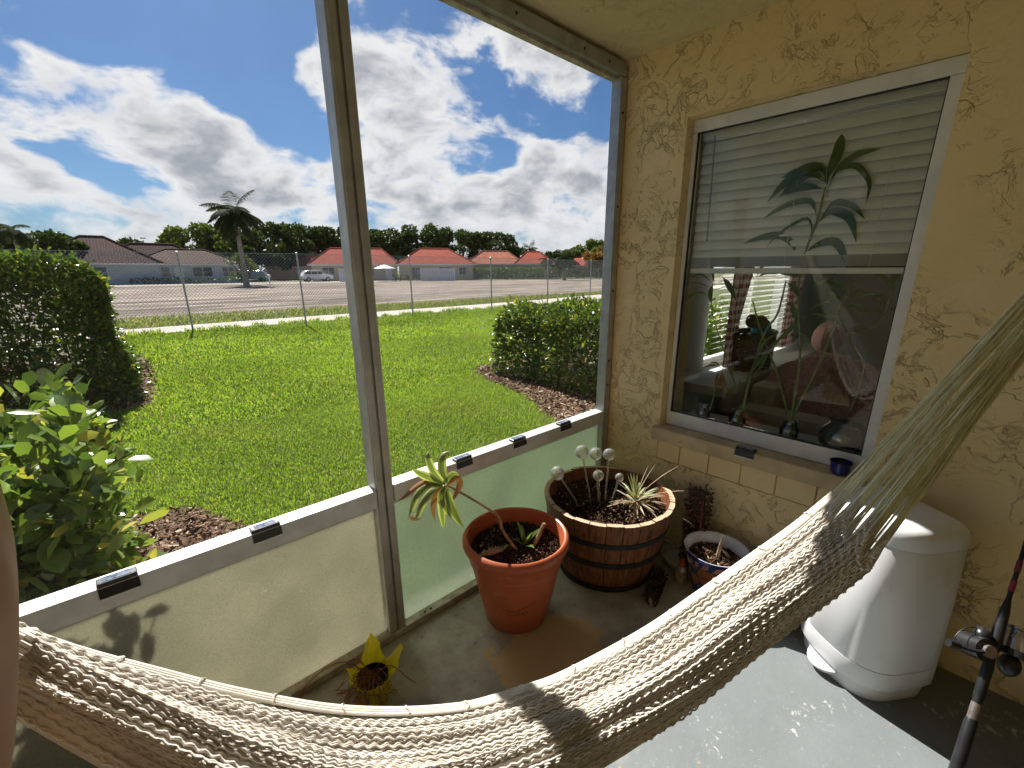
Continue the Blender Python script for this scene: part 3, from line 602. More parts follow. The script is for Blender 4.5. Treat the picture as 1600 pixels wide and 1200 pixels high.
B().box(-.9, -.55, 0.05, .9, .42, .48).build('seat', 'couch', cc, bevel=.06); B().box(-.95, .43, .05, .95, .62, .72).build('backrest', 'couch', cc, bevel=.06); B().box(-1.15, -.55, .05, -.96, .62, .60).build('arm', 'couch', cc, bevel=.05)
# pink knit blanket draped on the couch
n = 46; vs = []
for j in range(n):
    for i in range(n):
        u, v = i/(n-1), j/(n-1); x = 3.2+u*1.3; y = .12+v*.90
        z = .60+.16*math.exp(-((u-.45)/.35)**2)+.10*math.exp(-((v-.7)/.25)**2)+.018*math.sin(x*60)*math.sin(y*50)+.03*math.sin(u*9+v*6)
        if u < .1: z -= (0.1-u)*3.5
        vs.append((x, y, z))
tag(B().add(vs, [(j*n+i, j*n+i+1, (j+1)*n+i+1, (j+1)*n+i) for j in range(n-1) for i in range(n-1)]).build('knit_blanket', 'pink', smooth=True), 'chunky pink knitted blanket draped over the couch in the room', 'blanket')
tag(B().ell((4.75, .98, .88), (.22, .12, .15)).build('cushion', 'pink', smooth=True), 'rounded pink cushion leaning behind the knitted blanket', 'cushion')
fl_ = thing('wall_shelf', 'small dark wooden shelf high on the room wall', 'shelf', (6.74, .9, 1.5)); B().box(-.14, -.42, -.05, .05, .42, 0).build('board', 'wicker', fl_); B().box(-.06, -.38, .0, .05, .38, .10).build('backboard', 'wicker', fl_)
# ------------------------------------------------------------------ jars with lucky bamboo on the inner sill
SZ = .664
def jar(x, y, r, h, lab, grp='glass jars on the inner window sill', water=True):
    t = thing('glass_jar', lab, 'jar', (x, y, SZ+.001), 0, grp)
    B().lathe([(0, .0), (r*.9, 0), (r, .006), (r, h*.72), (r*.72, h*.84), (r*.70, h*.98), (r*.76, h), (r*.70, h-.003), (r*.64, h*.84), (r*.92, h*.7), (r*.92, .01), (0, .008)], 28).build('glass', 'jar', t, True)
    b = B()
    for z in (.88, .93): b.tube([(r*.735*math.cos(a), r*.735*math.sin(a), h*z) for a in np.linspace(0, 2*PI, 25)], .0022, 5, cap=False)
    b.build('thread', 'jar', t, True)
    if water: B().lathe([(0, .009), (r*.9, .012), (r*.9, h*.5), (0, h*.5)], 24).build('water', 'water', t, True)
    return t
MT['water'] = glassmat('jar_water', (.62, .66, .40), 1.33, .02)
jar(2.275, .965, .036, .115, 'empty clear glass jar at the left end of the window sill', water=False)
jar(2.275, .787, .040, .125, 'glass jar of leaning green shoots beside the orange clay ball')
jar(2.275, .552, .040, .125, 'glass jar with paper label holding the tallest bamboo stalk')
bw = thing('fish_bowl', 'round clear glass bowl at the right end of the window sill', 'bowl', (2.335, .35, SZ+.001))
B().lathe([(0, 0), (.05, 0), (.085, .03), (.10, .075), (.09, .12), (.06, .15), (.066, .162), (.061, .162), (.055, .15), (.085, .12), (.095, .075), (.08, .033), (.045, .005), (0, .005)], 32).build('glass', 'bowl', bw, True)
B().lathe([(0, .007), (.078, .035), (.092, .075), (.088, .10), (0, .10)], 28).build('water', 'water', bw, True)
tag(B().ell((2.25, .735, SZ+.036), (.030, .032, .034)).build('clay_ball', 'orangeclay', smooth=True), 'small orange clay ball resting in front of the sprouting jar', 'ornament')
tag(B().ell((2.255, 1.02, SZ+.03), (.03, .045, .028)).build('pink_pouch', 'pink', smooth=True), 'crumpled dark pink pouch in the left corner of the sill', 'pouch')
pl_ = thing('label_card', 'white paper label stuck on the jar of the tallest bamboo', 'label', (2.2335, .552, .735)); B().box(0, -.012, -.015, .0012, .012, .018).build('card', 'trim', pl_)
B().box(-.0006, -.006, -.006, -.0001, .006, -.003).box(-.0006, -.006, .003, -.0001, .004, .006).build('print', 'blk', pl_)
def strap_leaf(b, base, d, L, Wd, droop, seg=7, fold=.35, side=None, nax=None):
    """one long leaf as a bent two-sided strip"""
    p = Vector(base); d = Vector(d).normalized(); s = Vector(side) if side is not None else d.cross(Vector((0, 0, 1)))
    if nax is not None: s = d.cross(Vector(nax))
    if s.length < .1: s = Vector((1, 0, 0))
    s.normalize(); vs = []
    for i in range(seg+1):
        t = i/seg; w_ = Wd*(.25+.75*math.sin(min(1, t*1.25+.12)*PI*.5) if t < .6 else (1-((t-.6)/.4)**1.5))
        n = s.cross(d).normalized()
        vs += [p+s*w_*.5+n*w_*fold*.5, p, p-s*w_*.5+n*w_*fold*.5]
        d = (d+Vector((0, 0, -droop/seg))).normalized(); p = p+d*L/seg
        if nax is not None: s = d.cross(Vector(nax)).normalized()
    b.add(vs, [q for i in range(seg) for q in ((3*i, 3*i+1, 3*i+4, 3*i+3), (3*i+1, 3*i+2, 3*i+5, 3*i+4))]); return b
def bamboo(pts, lab, leaves_, r=.005, n_leaf_mat='bamboo_leaf'):
    t = thing('bamboo_stalk', lab, 'plant', tuple(pts[0]), 0, 'lucky bamboo stalks in jars behind the glass')
    L = [tuple(np.array(p)-np.array(pts[0])) for p in catmull(pts, 14)]
    b = B().tube(L, [r*(1-.45*i/13) for i in range(14)], 7)
    for i in range(1, 12): b.ell(L[i], (r*1.12, r*1.12, r*.5), 8, 4)
    b.build('stem', 'bamboo_stem', t, True)
    for (u, az, el, ln, wd, dr) in leaves_:
        k = min(int(u*13), 13); a = math.radians(az); e = math.radians(el)
        # az: 0 = towards screen-left (+Y), 180 = right (-Y)
        d = (-.12*math.cos(e), math.cos(a)*math.cos(e), math.sin(e)); pt = L[k]
        strap_leaf(B(), pt, d, ln, wd*1.15, dr*1.3, 9, nax=(1, .35, random.uniform(-.3, .4))).build('leaf', n_leaf_mat, t, True)
def bpx(l): return [onx(x, y, X) for x, y, X in l]
def za(l): return [(1020+x/3.75, 180+y/3.75) for x, y in l]
def zb(l): return [(1020+x/3.529, 400+y/3.529) for x, y in l]
def cane(stem, X0, X1, lab, lv, r=.005, m='bamboo_leaf'):
    pts = [onx(x, y, X0+(X1-X0)*i/(len(stem)-1)) for i, (x, y) in enumerate(stem)]
    t = thing('bamboo_stalk', lab, 'plant', tuple(pts[0]), 0, 'lucky bamboo stalks in jars behind the glass'); o_ = Vector(pts[0])
    L = [Vector(p)-o_ for p in catmull(pts, 18)]; b = B().tube(L, [r*(1-.45*i/17) for i in range(18)], 7)
    for i in range(1, 16, 2): b.ell(L[i], (r*1.12, r*1.12, r*.45), 8, 4)
    b.build('stem', 'bamboo_stem', t, True)
    for pl__, wpx in lv:
        # depth of the leaf base follows the stem, the tip leans towards the glass
        yb = pl__[0][1]; q = min(range(18), key=lambda i: abs(L[i].z+o_.z-onx(pl__[0][0], yb, (X0+X1)/2)[2])); Xb = (L[q]+o_).x
        C_ = catmull([onx(x, y, Xb-.012*i/(len(pl__)-1)) for i, (x, y) in enumerate(pl__)], 14); w_ = wpx/480.; vs = []; tw = random.uniform(-.5, .5)
        for i, p in enumerate(C_):
            tt = i/13; tg = Vector(C_[min(i+1, 13)]-C_[max(i-1, 0)]).normalized(); sd_ = tg.cross(Vector((1, .45, tw*.3))).normalized(); n_ = sd_.cross(tg).normalized()
            ww = w_*(.10+.90*math.sin(PI*min(1, max(0, (tt-.12)/.88))**.9)) if tt < .99 else w_*.03
            vs += [Vector(p)-o_+sd_*ww*.5-n_*ww*.10, Vector(p)-o_, Vector(p)-o_-sd_*ww*.5-n_*ww*.10]
        B().add(vs, [q for i in range(13) for q in ((3*i, 3*i+1, 3*i+4, 3*i+3), (3*i+1, 3*i+2, 3*i+5, 3*i+4))]).build('leaf', m, t, True)
cane([(1233, 655), (1215, 585), (1190, 520), (1176, 470)], 2.275, 2.29, 'bare segmented bamboo cane crossing in front of the dark sofa', [(zb([(560, 130), (548, 108), (540, 85)]), 3), (zb([(570, 120), (600, 60), (640, 40), (665, 30)]), 8), (zb([(575, 120), (620, 97), (690, 100)]), 5)], .0055)
cane([(1236, 655), (1250, 560), (1247, 470), (1253, 412), (1276, 345), (1290, 292)], 2.28, 2.222, 'tallest bamboo stalk, its leafy head in front of the blind',
     [(za(p), w) for p, w in (([(1020, 410), (1035, 330), (1075, 240), (1100, 150), (1105, 110)], 18), ([(1030, 390), (1100, 300), (1200, 230), (1335, 195)], 12), ([(1025, 430), (1080, 330), (1165, 295), (1220, 320), (1270, 400), (1250, 515)], 11),
      ([(1015, 400), (1000, 320), (950, 305), (870, 330), (760, 410), (670, 510)], 20), ([(1010, 390), (930, 350), (860, 370), (800, 430), (745, 475)], 18), ([(1010, 435), (930, 420), (850, 430), (770, 465)], 15), ([(1012, 375), (950, 345), (840, 330), (750, 370)], 12),
      ([(960, 590), (945, 540), (910, 500), (800, 520), (720, 560), (645, 608)], 11), ([(975, 620), (1040, 530), (1100, 510), (1180, 540), (1245, 612)], 12), ([(960, 640), (1030, 570), (1100, 570), (1160, 620), (1192, 745)], 17),
      ([(925, 740), (930, 650), (900, 605), (820, 640), (730, 700), (665, 772)], 6), ([(850, 850), (820, 760), (750, 705), (640, 715), (530, 752)], 15), ([(880, 820), (960, 760), (1060, 740), (1110, 800), (1142, 905)], 16), ([(860, 880), (800, 855), (725, 825)], 8))]
     +[(zb(p), w) for p, w in (([(820, 50), (740, 22), (690, 0)], 8), ([(860, 170), (930, 140), (1010, 98)], 9), ([(735, 145), (780, 175), (802, 225)], 12), ([(770, 240), (770, 290), (785, 350)], 8), ([(775, 425), (830, 440), (872, 485)], 9), ([(830, 120), (780, 105), (700, 100)], 6))], .006)
cane([(1236, 655), (1270, 590), (1300, 520), (1312, 480), (1322, 462)], 2.285, 2.31, 'bamboo cane with a jointed node leaning right towards the fish bowl',
     [(zb(p), w) for p, w in (([(1070, 235), (1040, 165), (990, 152), (925, 150)], 6), ([(1085, 230), (1092, 190), (1112, 148)], 6), ([(1050, 255), (1000, 215), (948, 193)], 6), ([(1088, 240), (1125, 195), (1165, 178)], 5), ([(1080, 262), (1160, 218), (1230, 210), (1300, 205)], 6), ([(1060, 262), (1130, 285), (1192, 318)], 11), ([(1015, 238), (940, 258), (868, 292)], 5), ([(1060, 385), (1000, 340), (940, 325), (878, 320)], 7), ([(1080, 390), (1120, 375), (1165, 370)], 5))], .006)
cane([(1330, 640), (1350, 570), (1325, 525), (1365, 512), (1385, 480), (1393, 445)], 2.31, 2.28, 'knobbly branching bamboo at the right jamb beside the fish bowl',
     [(zb(p), w) for p, w in (([(1325, 185), (1335, 110), (1385, 18)], 14), ([(1310, 205), (1290, 130), (1230, 95), (1145, 83)], 7), ([(1330, 110), (1280, 68), (1218, 58)], 7), ([(1290, 290), (1250, 243), (1208, 235)], 7), ([(1285, 335), (1250, 300), (1203, 285)], 6), ([(1300, 305), (1340, 282), (1370, 280)], 5), ([(1230, 400), (1170, 405), (1110, 430)], 6))], .004)
cane([(1157, 655), (1175, 580), (1195, 520), (1215, 490), (1228, 440)], 2.275, 2.275, 'green shoots leaning right out of the sprouting jar',
     [(zb(p), w) for p, w in (([(540, 690), (560, 600), (610, 480), (700, 420)], 8), ([(500, 760), (540, 640), (640, 520), (730, 430)], 9), ([(470, 760), (480, 720), (480, 670)], 4), ([(450, 760), (450, 700), (420, 620), (400, 570)], 5), ([(640, 500), (720, 440), (780, 380), (850, 330)], 10), ([(520, 720), (600, 600), (640, 520)], 6))], .0065)
cane([(1135, 560), (1122, 520), (1112, 480), (1114, 432)], 2.30, 2.30, 'thin bamboo sprig against the bright blind, left of the basket',
     [(zb(p), w) for p, w in (([(342, 170), (330, 90), (325, 38)], 6), ([(325, 145), (260, 100), (188, 127)], 5), ([(320, 175), (250, 150), (175, 150)], 6), ([(380, 110), (420, 165), (460, 245)], 13), ([(335, 150), (318, 200), (320, 262)], 11), ([(320, 225), (260, 200), (210, 222), (165, 300)], 5), ([(370, 150), (430, 165), (490, 190)], 4))], .003)
cane([(1105, 655), (1118, 610), (1130, 575)], 2.275, 2.29, 'withered drooping sprout above the left empty jar',
     [(zb(p), w) for p, w in (([(370, 620), (330, 600), (270, 620)], 6), ([(380, 620), (430, 610), (445, 660)], 8), ([(370, 630), (350, 680), (345, 740)], 7), ([(380, 630), (395, 700), (410, 760)], 9), ([(375, 620), (350, 590), (310, 590)], 5), ([(380, 640), (370, 700), (385, 745)], 10))], .003, 'dead')
# ------------------------------------------------------------------ solar lights
def solar(p, rz, lab, w=.135):
    t = thing('solar_light', lab, 'light', p, rz, 'small black solar deck lights'); t.scale = (.66, .72, .72)
    h = w/2
    b = B().box(-h, -.036, -.004, h, .012, .014); b.build('housing', 'blk', t, bevel=.004)
    b = B().add([(-h, -.045, -.042), (h, -.045, -.042), (h, -.037, -.006), (-h, -.037, -.006), (-h, -.037, -.044), (h, -.037, -.044), (h, -.033, -.006), (-h, -.033, -.006)], [(0, 1, 2, 3), (4, 7, 6, 5), (0, 4, 5, 1), (1, 5, 6, 2), (2, 6, 7, 3), (3, 7, 4, 0)]); b.build('front_hood', 'blk', t)
    B().box(-h*.72, -.028, .0142, h*.72, .006, .0155).build('solar_panel', 'solar', t)
    for q_ in (-h*.92, h*.82): B().box(q_, -.030, .014, q_+h*.1, -.022, .0152).build('screw', 'rubber', t)
    B().box(-h*.9, -.044, -.049, h*.9, -.030, -.0445).build('diffuser', 'white', t)
RZ = .690
for x, lab in ((-.092, 'black solar light on the rail nearest the camera, beside the bush'), (.262, 'black solar light on the rail just left of the dark mullion'), (1.035, 'black solar light on the rail behind the drooping potted plant'), (1.365, 'black solar light on the rail above the green panel, middle of three'), (1.70, 'black solar light on the rail closest to the wall corner')):
    solar((x, 1.462, RZ), 0, lab, .125)
solar((2.088, .662, .668), -PI/2, 'black solar light clipped on the ledge below the window', .13)
cup = thing('blue_pot', 'small cobalt blue pot at the right end of the window ledge', 'pot', (2.10, .305, .665))
B().lathe([(0, 0), (.026, 0), (.032, .008), (.036, .045), (.040, .047), (.040, .054), (.035, .054), (.031, .02), (0, .02)], 28).build('body', 'blueglaze', cup, True)
B().disc(.033, .044, 20).build('soil', 'soil', cup)
# ------------------------------------------------------------------ terracotta pot
PC = (1.115, 1.20); PR, PH = .206, .405
pot = thing('flower_pot', 'large terracotta coloured pot beside the green kick panel', 'pot', (*PC, .001)); pot.scale = (1.08, 1.08, 1.)
prof = [(0, 0), (.118, 0), (.124, .006), (.150, .13), (.170, .24), (.1785, .292), (.184, .296), (.1835, .303), (.186, .308), (.187, .335), (.196, .352), (.205, .362), (.2095, .375), (.209, .390), (.203, .401), (.196, .4045), (.190, .402), (.186, .39), (.178, .33), (.168, .28), (0, .28)]
B().lathe(prof, 72).build('body', 'terra', pot, True)
B().disc(.179, .335, 40, bumpy=.012).build('soil', 'soil', pot)
def crumbs(c, r, z, n, size, m, parent, nm='soil_crumbs', bumpy=.01):
    a = RNG.uniform(0, 2*PI, n); q = r*np.sqrt(RNG.random(n)); x = c[0]+q*np.cos(a); y = c[1]+q*np.sin(a)
    P = np.stack([x, y, z+RNG.random(n)*.008+bumpy*(1-q/r)], 1); d = rand_dirs(n); s, u = frames(d, RNG.uniform(0, 6, n)); k = (size*RNG.uniform(.4, 1.4, n))[:, None]
    V = np.stack([P-d*k, P+s*k*.6, P+d*k, P-s*k*.6, P+u*k*.5], 1).reshape(-1, 3); b5 = 5*np.arange(n)[:, None]
    T = np.concatenate([b5+np.array(t) for t in ((0, 1, 4), (1, 2, 4), (2, 3, 4), (3, 0, 4), (0, 2, 1))], 0)
    o = npmesh(nm, V, T, m, parent); return kind(o, 'stuff')
crumbs((0, 0), .17, .338, 2600, .007, 'chip_red', pot)
# stamped vine emblem on the pot wall: small incised leaves along a curl and rows of strokes
st = B(); face = math.atan2(-PC[1], -PC[0])
def onpot(a, z, off=.0008):
    r = float(np.interp(z, [.006, .13, .24, .292], [.124, .150, .170, .1785]))+off; return Vector((r*math.cos(a), r*math.sin(a), z))
def mark(a, z, da, dz, w=.0022):
    p, q = onpot(a, z), onpot(a+da, z+dz); st.tube([p, (p+q)/2, q], [w*.4, w, w*.4], 4)
for i in range(9): mark(face-.30+i*.045, .148-.001*i, -.022, .008); 
for i in range(9): mark(face-.22+i*.05, .128+.0012*i, .010, -.012)
for i in range(8): mark(face+.05+i*.055, .150+.0045*i, .03, .010, .0018)
for i in range(10): a = i/10*2*PI; mark(face+.22+.055*math.cos(a), .135+.011*math.sin(a), -.018*math.sin(a), .007*math.cos(a))
st.build('stamped_emblem', 'terra_dark', pot)
# drooping dracaena
def P3(x, y, D): return at(x, y, D)
dr = thing('drooping_dracaena', 'wilted dracaena on a bent cane, yellow striped leaves over the rail', 'plant', (0, 0, 0))
cane = catmull([(1.10, 1.17, .335), P3(786, 830, 1.60), P3(779, 808, 1.60), P3(760, 793, 1.56), P3(735, 778, 1.52), P3(712, 765, 1.50), P3(697, 757, 1.48)], 22)
dr.location = tuple(cane[0]); D0 = Vector(cane[0])
b = B().tube([Vector(p)-D0 for p in cane], [.0065-.002*i/21 for i in range(22)], 8)
for i in range(2, 21, 2): b.ell(Vector(cane[i])-D0, (.0072, .0072, .003), 8, 4)
b.build('cane', 'stalk', dr, True)
head = Vector(cane[-1])-D0
def px_leaf(pts, wd, nm, m, D=1.46, parent=dr, org=D0, fold=.3, edge=True):
    C_ = catmull([np.array(P3(x, y, D+dd)) for x, y, dd in pts], 12); s = None; vs = []
    for i, p in enumerate(C_):
        t = i/11; tg = Vector(C_[min(i+1, 11)]-C_[max(i-1, 0)]).normalized(); view = (Vector(p)-Vector(EYE)).normalized()
        s = tg.cross(view).normalized()*math.cos(.5)+view*math.sin(.5)*(-1 if len(pts) % 2 else 1); n = s.cross(tg).normalized()
        w_ = wd*1.4*(math.sin(PI*min(1, .12+t*.95))**.8 if t < .97 else .05)
        vs += [Vector(p)-org+s*w_*.5+n*w_*fold*.5, Vector(p)-org+s*w_*.28+n*w_*fold*.28, Vector(p)-org, Vector(p)-org-s*w_*.28+n*w_*fold*.28, Vector(p)-org-s*w_*.5+n*w_*fold*.5]
    me = bpy.data.meshes.new(nm); me.from_pydata(vs, [], [(5*i+k, 5*i+k+1, 5*i+k+6, 5*i+k+5) for i in range(11) for k in range(4)])
    me.materials.append(MT[m]); me.materials.append(MT['drac_edge' if edge else m])
    for j, p in enumerate(me.polygons): p.material_index = 1 if j % 4 in (0, 3) else 0
    return link(nm, me, m, parent, True)
H_ = (697, 757)
for pts, wd, m in (([(695, 757, 0), (678, 740, -.02), (668, 715, -.02), (672, 702, 0)], .022, 'dracaena'), ([(697, 755, 0), (690, 735, .02), (692, 712, .03), (706, 704, .05)], .026, 'dracaena'),
    ([(692, 757, 0), (672, 748, -.03), (655, 740, -.04), (641, 731, -.05)], .024, 'dracaena'), ([(690, 758, 0), (668, 752, -.03), (650, 760, -.05), (632, 776, -.06), (617, 786, -.08)], .014, 'dead'),
    ([(692, 759, 0), (670, 757, -.04), (652, 772, -.05), (643, 795, -.05), (637, 812, -.05)], .022, 'dracaena'), ([(694, 760, 0), (676, 766, .0), (660, 785, .0), (652, 805, 0), (642, 815, 0)], .024, 'dracaena'),
    ([(690, 760, 0), (682, 775, -.02), (677, 795, -.02), (681, 818, -.02)], .018, 'dead'), ([(695, 762, 0), (690, 785, .02), (692, 812, .02), (693, 830, .02)], .022, 'dracaena'),
    ([(697, 762, 0), (703, 785, -.01), (714, 808, -.02), (727, 829, -.03)], .030, 'dracaena'), ([(698, 760, 0), (690, 775, -.03), (697, 795, -.04), (706, 812, -.04)], .024, 'dracaena'),
    ([(700, 758, 0), (712, 748, .02), (718, 756, .02), (710, 775, .02), (699, 795, .02)], .020, 'dead'), ([(697, 752, 0), (708, 742, .02), (718, 742, .03)], .022, 'dracaena'), ([(640, 808, -.0), (648, 812, 0), (660, 810, 0)], .010, 'dead')):
    px_leaf(pts, wd, 'leaf', m, 1.47, edge=(m != 'dead'))
# small agave, shell and stub in the pot
ag = thing('small_agave', 'small green spiky agave growing in the terracotta pot', 'plant', (PC[0]+.02, PC[1]-.03, .342)); ag.scale = (1.35,)*3
for i, (az, el, ln) in enumerate(((150, 15, .11), (205, 5, .09), (100, 75, .085), (60, 60, .07), (330, 55, .085), (250, 40, .085), (20, 30, .06), (290, 70, .07), (180, 55, .07))):
    a = math.radians(az); e = math.radians(el); strap_leaf(B(), (0, 0, 0), (math.cos(a)*math.cos(e), math.sin(a)*math.cos(e), math.sin(e)), ln, .017, .35, 6, .5).build('leaf', 'bushleaf', ag, True)
b = B().tube([(PC[0]+.05, PC[1]-.05, .335), (PC[0]+.075, PC[1]-.06, .385), (PC[0]+.10, PC[1]-.07, .44)], [.008, .009, .007], 7); tag(b.build('dry_stub', 'stalk', smooth=True), 'pale dried cut stub standing beside the agave', 'stalk')
sh = thing('driftwood_piece', 'pale gnarled shell-like driftwood on the terracotta pot soil', 'driftwood', (PC[0]-.11, PC[1]+.02, .342))
b = B().tube([(-.065, .035, 0), (-.03, .018, .010), (.0, 0, .014), (.04, -.012, .010)], [.003, .010, .013, .008], 9)
for i in range(26):
    u = random.random(); p = Vector((-.02+.065*u, .01-.025*u, .016)); d = Vector((random.gauss(0, 1), random.gauss(0, 1), abs(random.gauss(0, 1)))).normalized(); b.tube([p, p+d*random.uniform(.012, .026)], [.005, .0015], 5)
b.build('wood', 'airdead', sh, True)
# ------------------------------------------------------------------ half barrel
BC = (1.695, 1.145); BR0, BR1, BH = .235, .318, .405
bar = thing('barrel_planter', 'half whisky barrel planter of brown staves in the corner', 'planter', (*BC, .001))
NSt = 26; me_st = None
def bar_r(z): t = z/BH; return BR0+(BR1-BR0)*(t**.8)
for i in range(NSt):
    a = 2*PI*i/NSt; hw_ = PI/NSt-.006
    if me_st is None:
        vs = []; zs = [0, .1, .2, .3, BH]
        for z in zs:
            r = bar_r(z)
            for (rr_, aa) in ((r, -hw_), (r+.0015, 0), (r, hw_), (r-.022, hw_), (r-.022, -hw_)): vs.append((rr_*math.cos(aa), rr_*math.sin(aa), z))
        fs = []
        for k in range(4):
            for j in range(5): fs.append((5*k+j, 5*k+(j+1) % 5, 5*k+5+(j+1) % 5, 5*k+5+j))
        fs += [(4, 3, 2, 1, 0), tuple(20+j for j in range(5))]
        me_st = bpy.data.meshes.new('stave'); me_st.from_pydata(vs, [], fs); me_st.materials.append(MT['wood']); me_st.materials.append(MT['woodend']); me_st.polygons[-1].material_index = 1
    o = link('stave', me_st, None, bar); o.rotation_euler = (0, 0, a); o.scale = (1, 1, random.uniform(.985, 1.0)); 
for z0, z1 in ((.272, .302), (.155, .188), (.0, .040)):
    B().lathe([(bar_r(z0)+.001, z0), (bar_r(z0)+.0045, z0+.001), (bar_r(z1)+.0045, z1-.001), (bar_r(z1)+.001, z1)], 72).build('metal_band', 'ironband', bar, True)
B().disc(.294, .325, 48, bumpy=.02).build('soil', 'soil', bar)
crumbs((0, 0), .285, .33, 4200, .010, 'chip_red', bar, bumpy=.02)
ap = thing('spiky_air_plant', 'silvery spiky bromeliad with dry curled leaves in the barrel', 'plant', (BC[0]+.09, BC[1]-.10, .345))
for i in range(34):
    a = random.uniform(0, 2*PI); e = math.radians(random.uniform(28, 85)); strap_leaf(B(), (0, 0, .02), (math.cos(a)*math.cos(e), math.sin(a)*math.cos(e), math.sin(e)), random.uniform(.09, .15), .009, random.uniform(.2, 1.), 7, .5).build('leaf', 'airleaf', ap, True)
for i in range(40):
    a = random.uniform(0, 2*PI); e = math.radians(random.uniform(-5, 25)); strap_leaf(B(), (0, 0, .012), (math.cos(a)*math.cos(e), math.sin(a)*math.cos(e), math.sin(e)), random.uniform(.10, .19), .010, random.uniform(.3, .7), 7, .5).build('dry_leaf', 'airdead', ap, True)
for a, e, L in ((-.75, 55, .30), (-.9, 30, .34), (.1, 60, .2), (-.5, 70, .22), (-1.4, 12, .3)):
    e = math.radians(e); strap_leaf(B(), (0, 0, .02), (math.cos(a)*math.cos(e), math.sin(a)*math.cos(e), math.sin(e)), L, .004, .6, 8, .3).build('leaf', 'airdead', ap, True)
glabs = ['amber glass watering globe highest on the left of the three behind the barrel', 'clear watering globe in the middle of the three at the barrel back', 'smoky watering globe nearest the wall corner, behind the barrel rim', 'amber watering globe leaning out over the left barrel rim', 'dark glass watering globe low inside the barrel', 'blue watering globe half hidden behind the spiky leaves']
for (x, y, D, r), lab in zip(((909, 706, 1.99, .024), (931, 709, 2.02, .023), (952, 710, 2.04, .022), (871, 739, 1.93, .025), (935, 743, 2.02, .020), (968, 746, 2.06, .016)), glabs):
    c = Vector(at(x, y, D)); foot = Vector((BC[0]+(c.x-BC[0])*.45-.02, BC[1]+(c.y-BC[1])*.45, .33)); t = thing('watering_globe', lab, 'globe', tuple(foot), 0, 'glass watering globes in the barrel')
    cl = c-foot; ax = cl.normalized()
    r *= 1.35; B().ell(cl, (r, r, r), 24, 16).build('bulb', 'globe', t, True)
    B().tube([cl-ax*r*.9, cl-ax*(r+.012), cl*.3, Vector((0, 0, -.03))], [.010, .0045, .0035, .003], 10).build('spike', 'globe', t, True)
# ------------------------------------------------------------------ painted pot, stick, gnome, cone, tray
TP = (1.875, .66)
tp = thing('painted_pot', 'painted talavera style ceramic pot with white inside and blue rim', 'pot', (*TP, .001))
B().lathe([(0, 0), (.075, 0), (.082, .01), (.105, .10), (.122, .17), (.130, .20), (.142, .215), (.146, .228), (.141, .238)], 48).build('body', 'talavera', tp, True)
B().lathe([(.1405, .2382), (.134, .236), (.126, .215), (.112, .14), (0, .135)], 48).build('glazed_inside', 'glazewhite', tp, True)
B().disc(.121, .178, 32, bumpy=.008).build('soil', 'soil', tp); crumbs((0, 0), .115, .18, 500, .013, 'chip', tp, bumpy=.01, nm='bark_chips')
for i, (dx, dy, h, lx, ly, lab) in enumerate(((.0, -.01, .13, .005, -.01, 'upright pale dried stalk in the middle of the painted pot'), (.05, -.05, .05, -.02, .05, 'short dark dried stalk leaning in the painted pot'), (-.10, .07, .07, -.015, .02, 'stubby green stalk at the left rim of the painted pot'))):
    b = B().tube([(0, 0, 0), (lx*.5, ly*.5, h*.6), (lx, ly, h)], [.009, .007, .002], 7); o = b.build('dried_stalk', 'stalk', smooth=True, loc=(TP[0]+dx, TP[1]+dy, .18)); tag(o, lab, 'stalk', 'dried stalks in the painted pot')
# dark shaggy post-like dead plant against the wall
sx = Vector((2.0, .815, 0)); dp = thing('dead_tree_fern', 'dark shaggy dead stem with brown scales against the wall', 'plant', tuple(sx))
B().tube([(0, 0, 0), (.005, 0, .2), (-.005, .01, .42)], [.045, .042, .036], 12).build('stem', 'cone', dp, True)
n = 900; a = RNG.uniform(0, 2*PI, n); z = RNG.uniform(.0, .43, n); P = np.stack([.043*np.cos(a), .043*np.sin(a), z], 1); d = np.stack([np.cos(a), np.sin(a), RNG.uniform(-.3, .9, n)], 1)+RNG.normal(0, .4, (n, 3))
V, Fq = leaves(P, d, RNG.uniform(.012, .035, n), RNG.uniform(.006, .014, n), RNG.uniform(0, 6, n)); kind(npmesh('scales', V, Fq, 'chip', dp), 'stuff')
B().tube([(-.03, -.03, .02), (-.045, -.04, .2), (-.03, -.03, .40)], [.006, .005, .003], 6).build('purple_stem', 'rodred', dp, True)
pc_ = Vector(onz(1012, 935, .0)); pcn = thing('long_cone', 'long dark seed cone with pale tip lying on the floor by the barrel', 'cone', (pc_.x, pc_.y, .0))
ax0, ax1 = Vector((-.03, -.03, .03)), Vector((.16, .02, .05))
B().tube([ax0, ax0.lerp(ax1, .3), ax0.lerp(ax1, .7), ax1], [.012, .026, .026, .012], 10).build('core', 'cone', pcn, True)
n = 420; t = RNG.random(n)[:, None]; a = RNG.uniform(0, 2*PI, n)[:, None]; pz = np.array(ax0)*(1-t)+np.array(ax1)*t; dd = np.concatenate([0*a, np.cos(a), np.sin(a)], 1); P = pz+dd*.024
V, Fq = leaves(P, dd+np.array([-.8, 0, .1])+RNG.normal(0, .2, (n, 3)), RNG.uniform(.014, .022, n), RNG.uniform(.008, .013, n), RNG.uniform(0, 6, n)); kind(npmesh('scales', V, Fq, 'cone', pcn), 'stuff')
B().tube([ax0, ax0+Vector((-.03, -.02, -.01))], [.010, .003], 7).build('pale_tip', 'airdead', pcn, True)
gp = Vector(onz(1064, 905, 0)); gn = thing('garden_gnome', 'small garden gnome with red hat in the dark between pots', 'figurine', (gp.x, gp.y, .001))
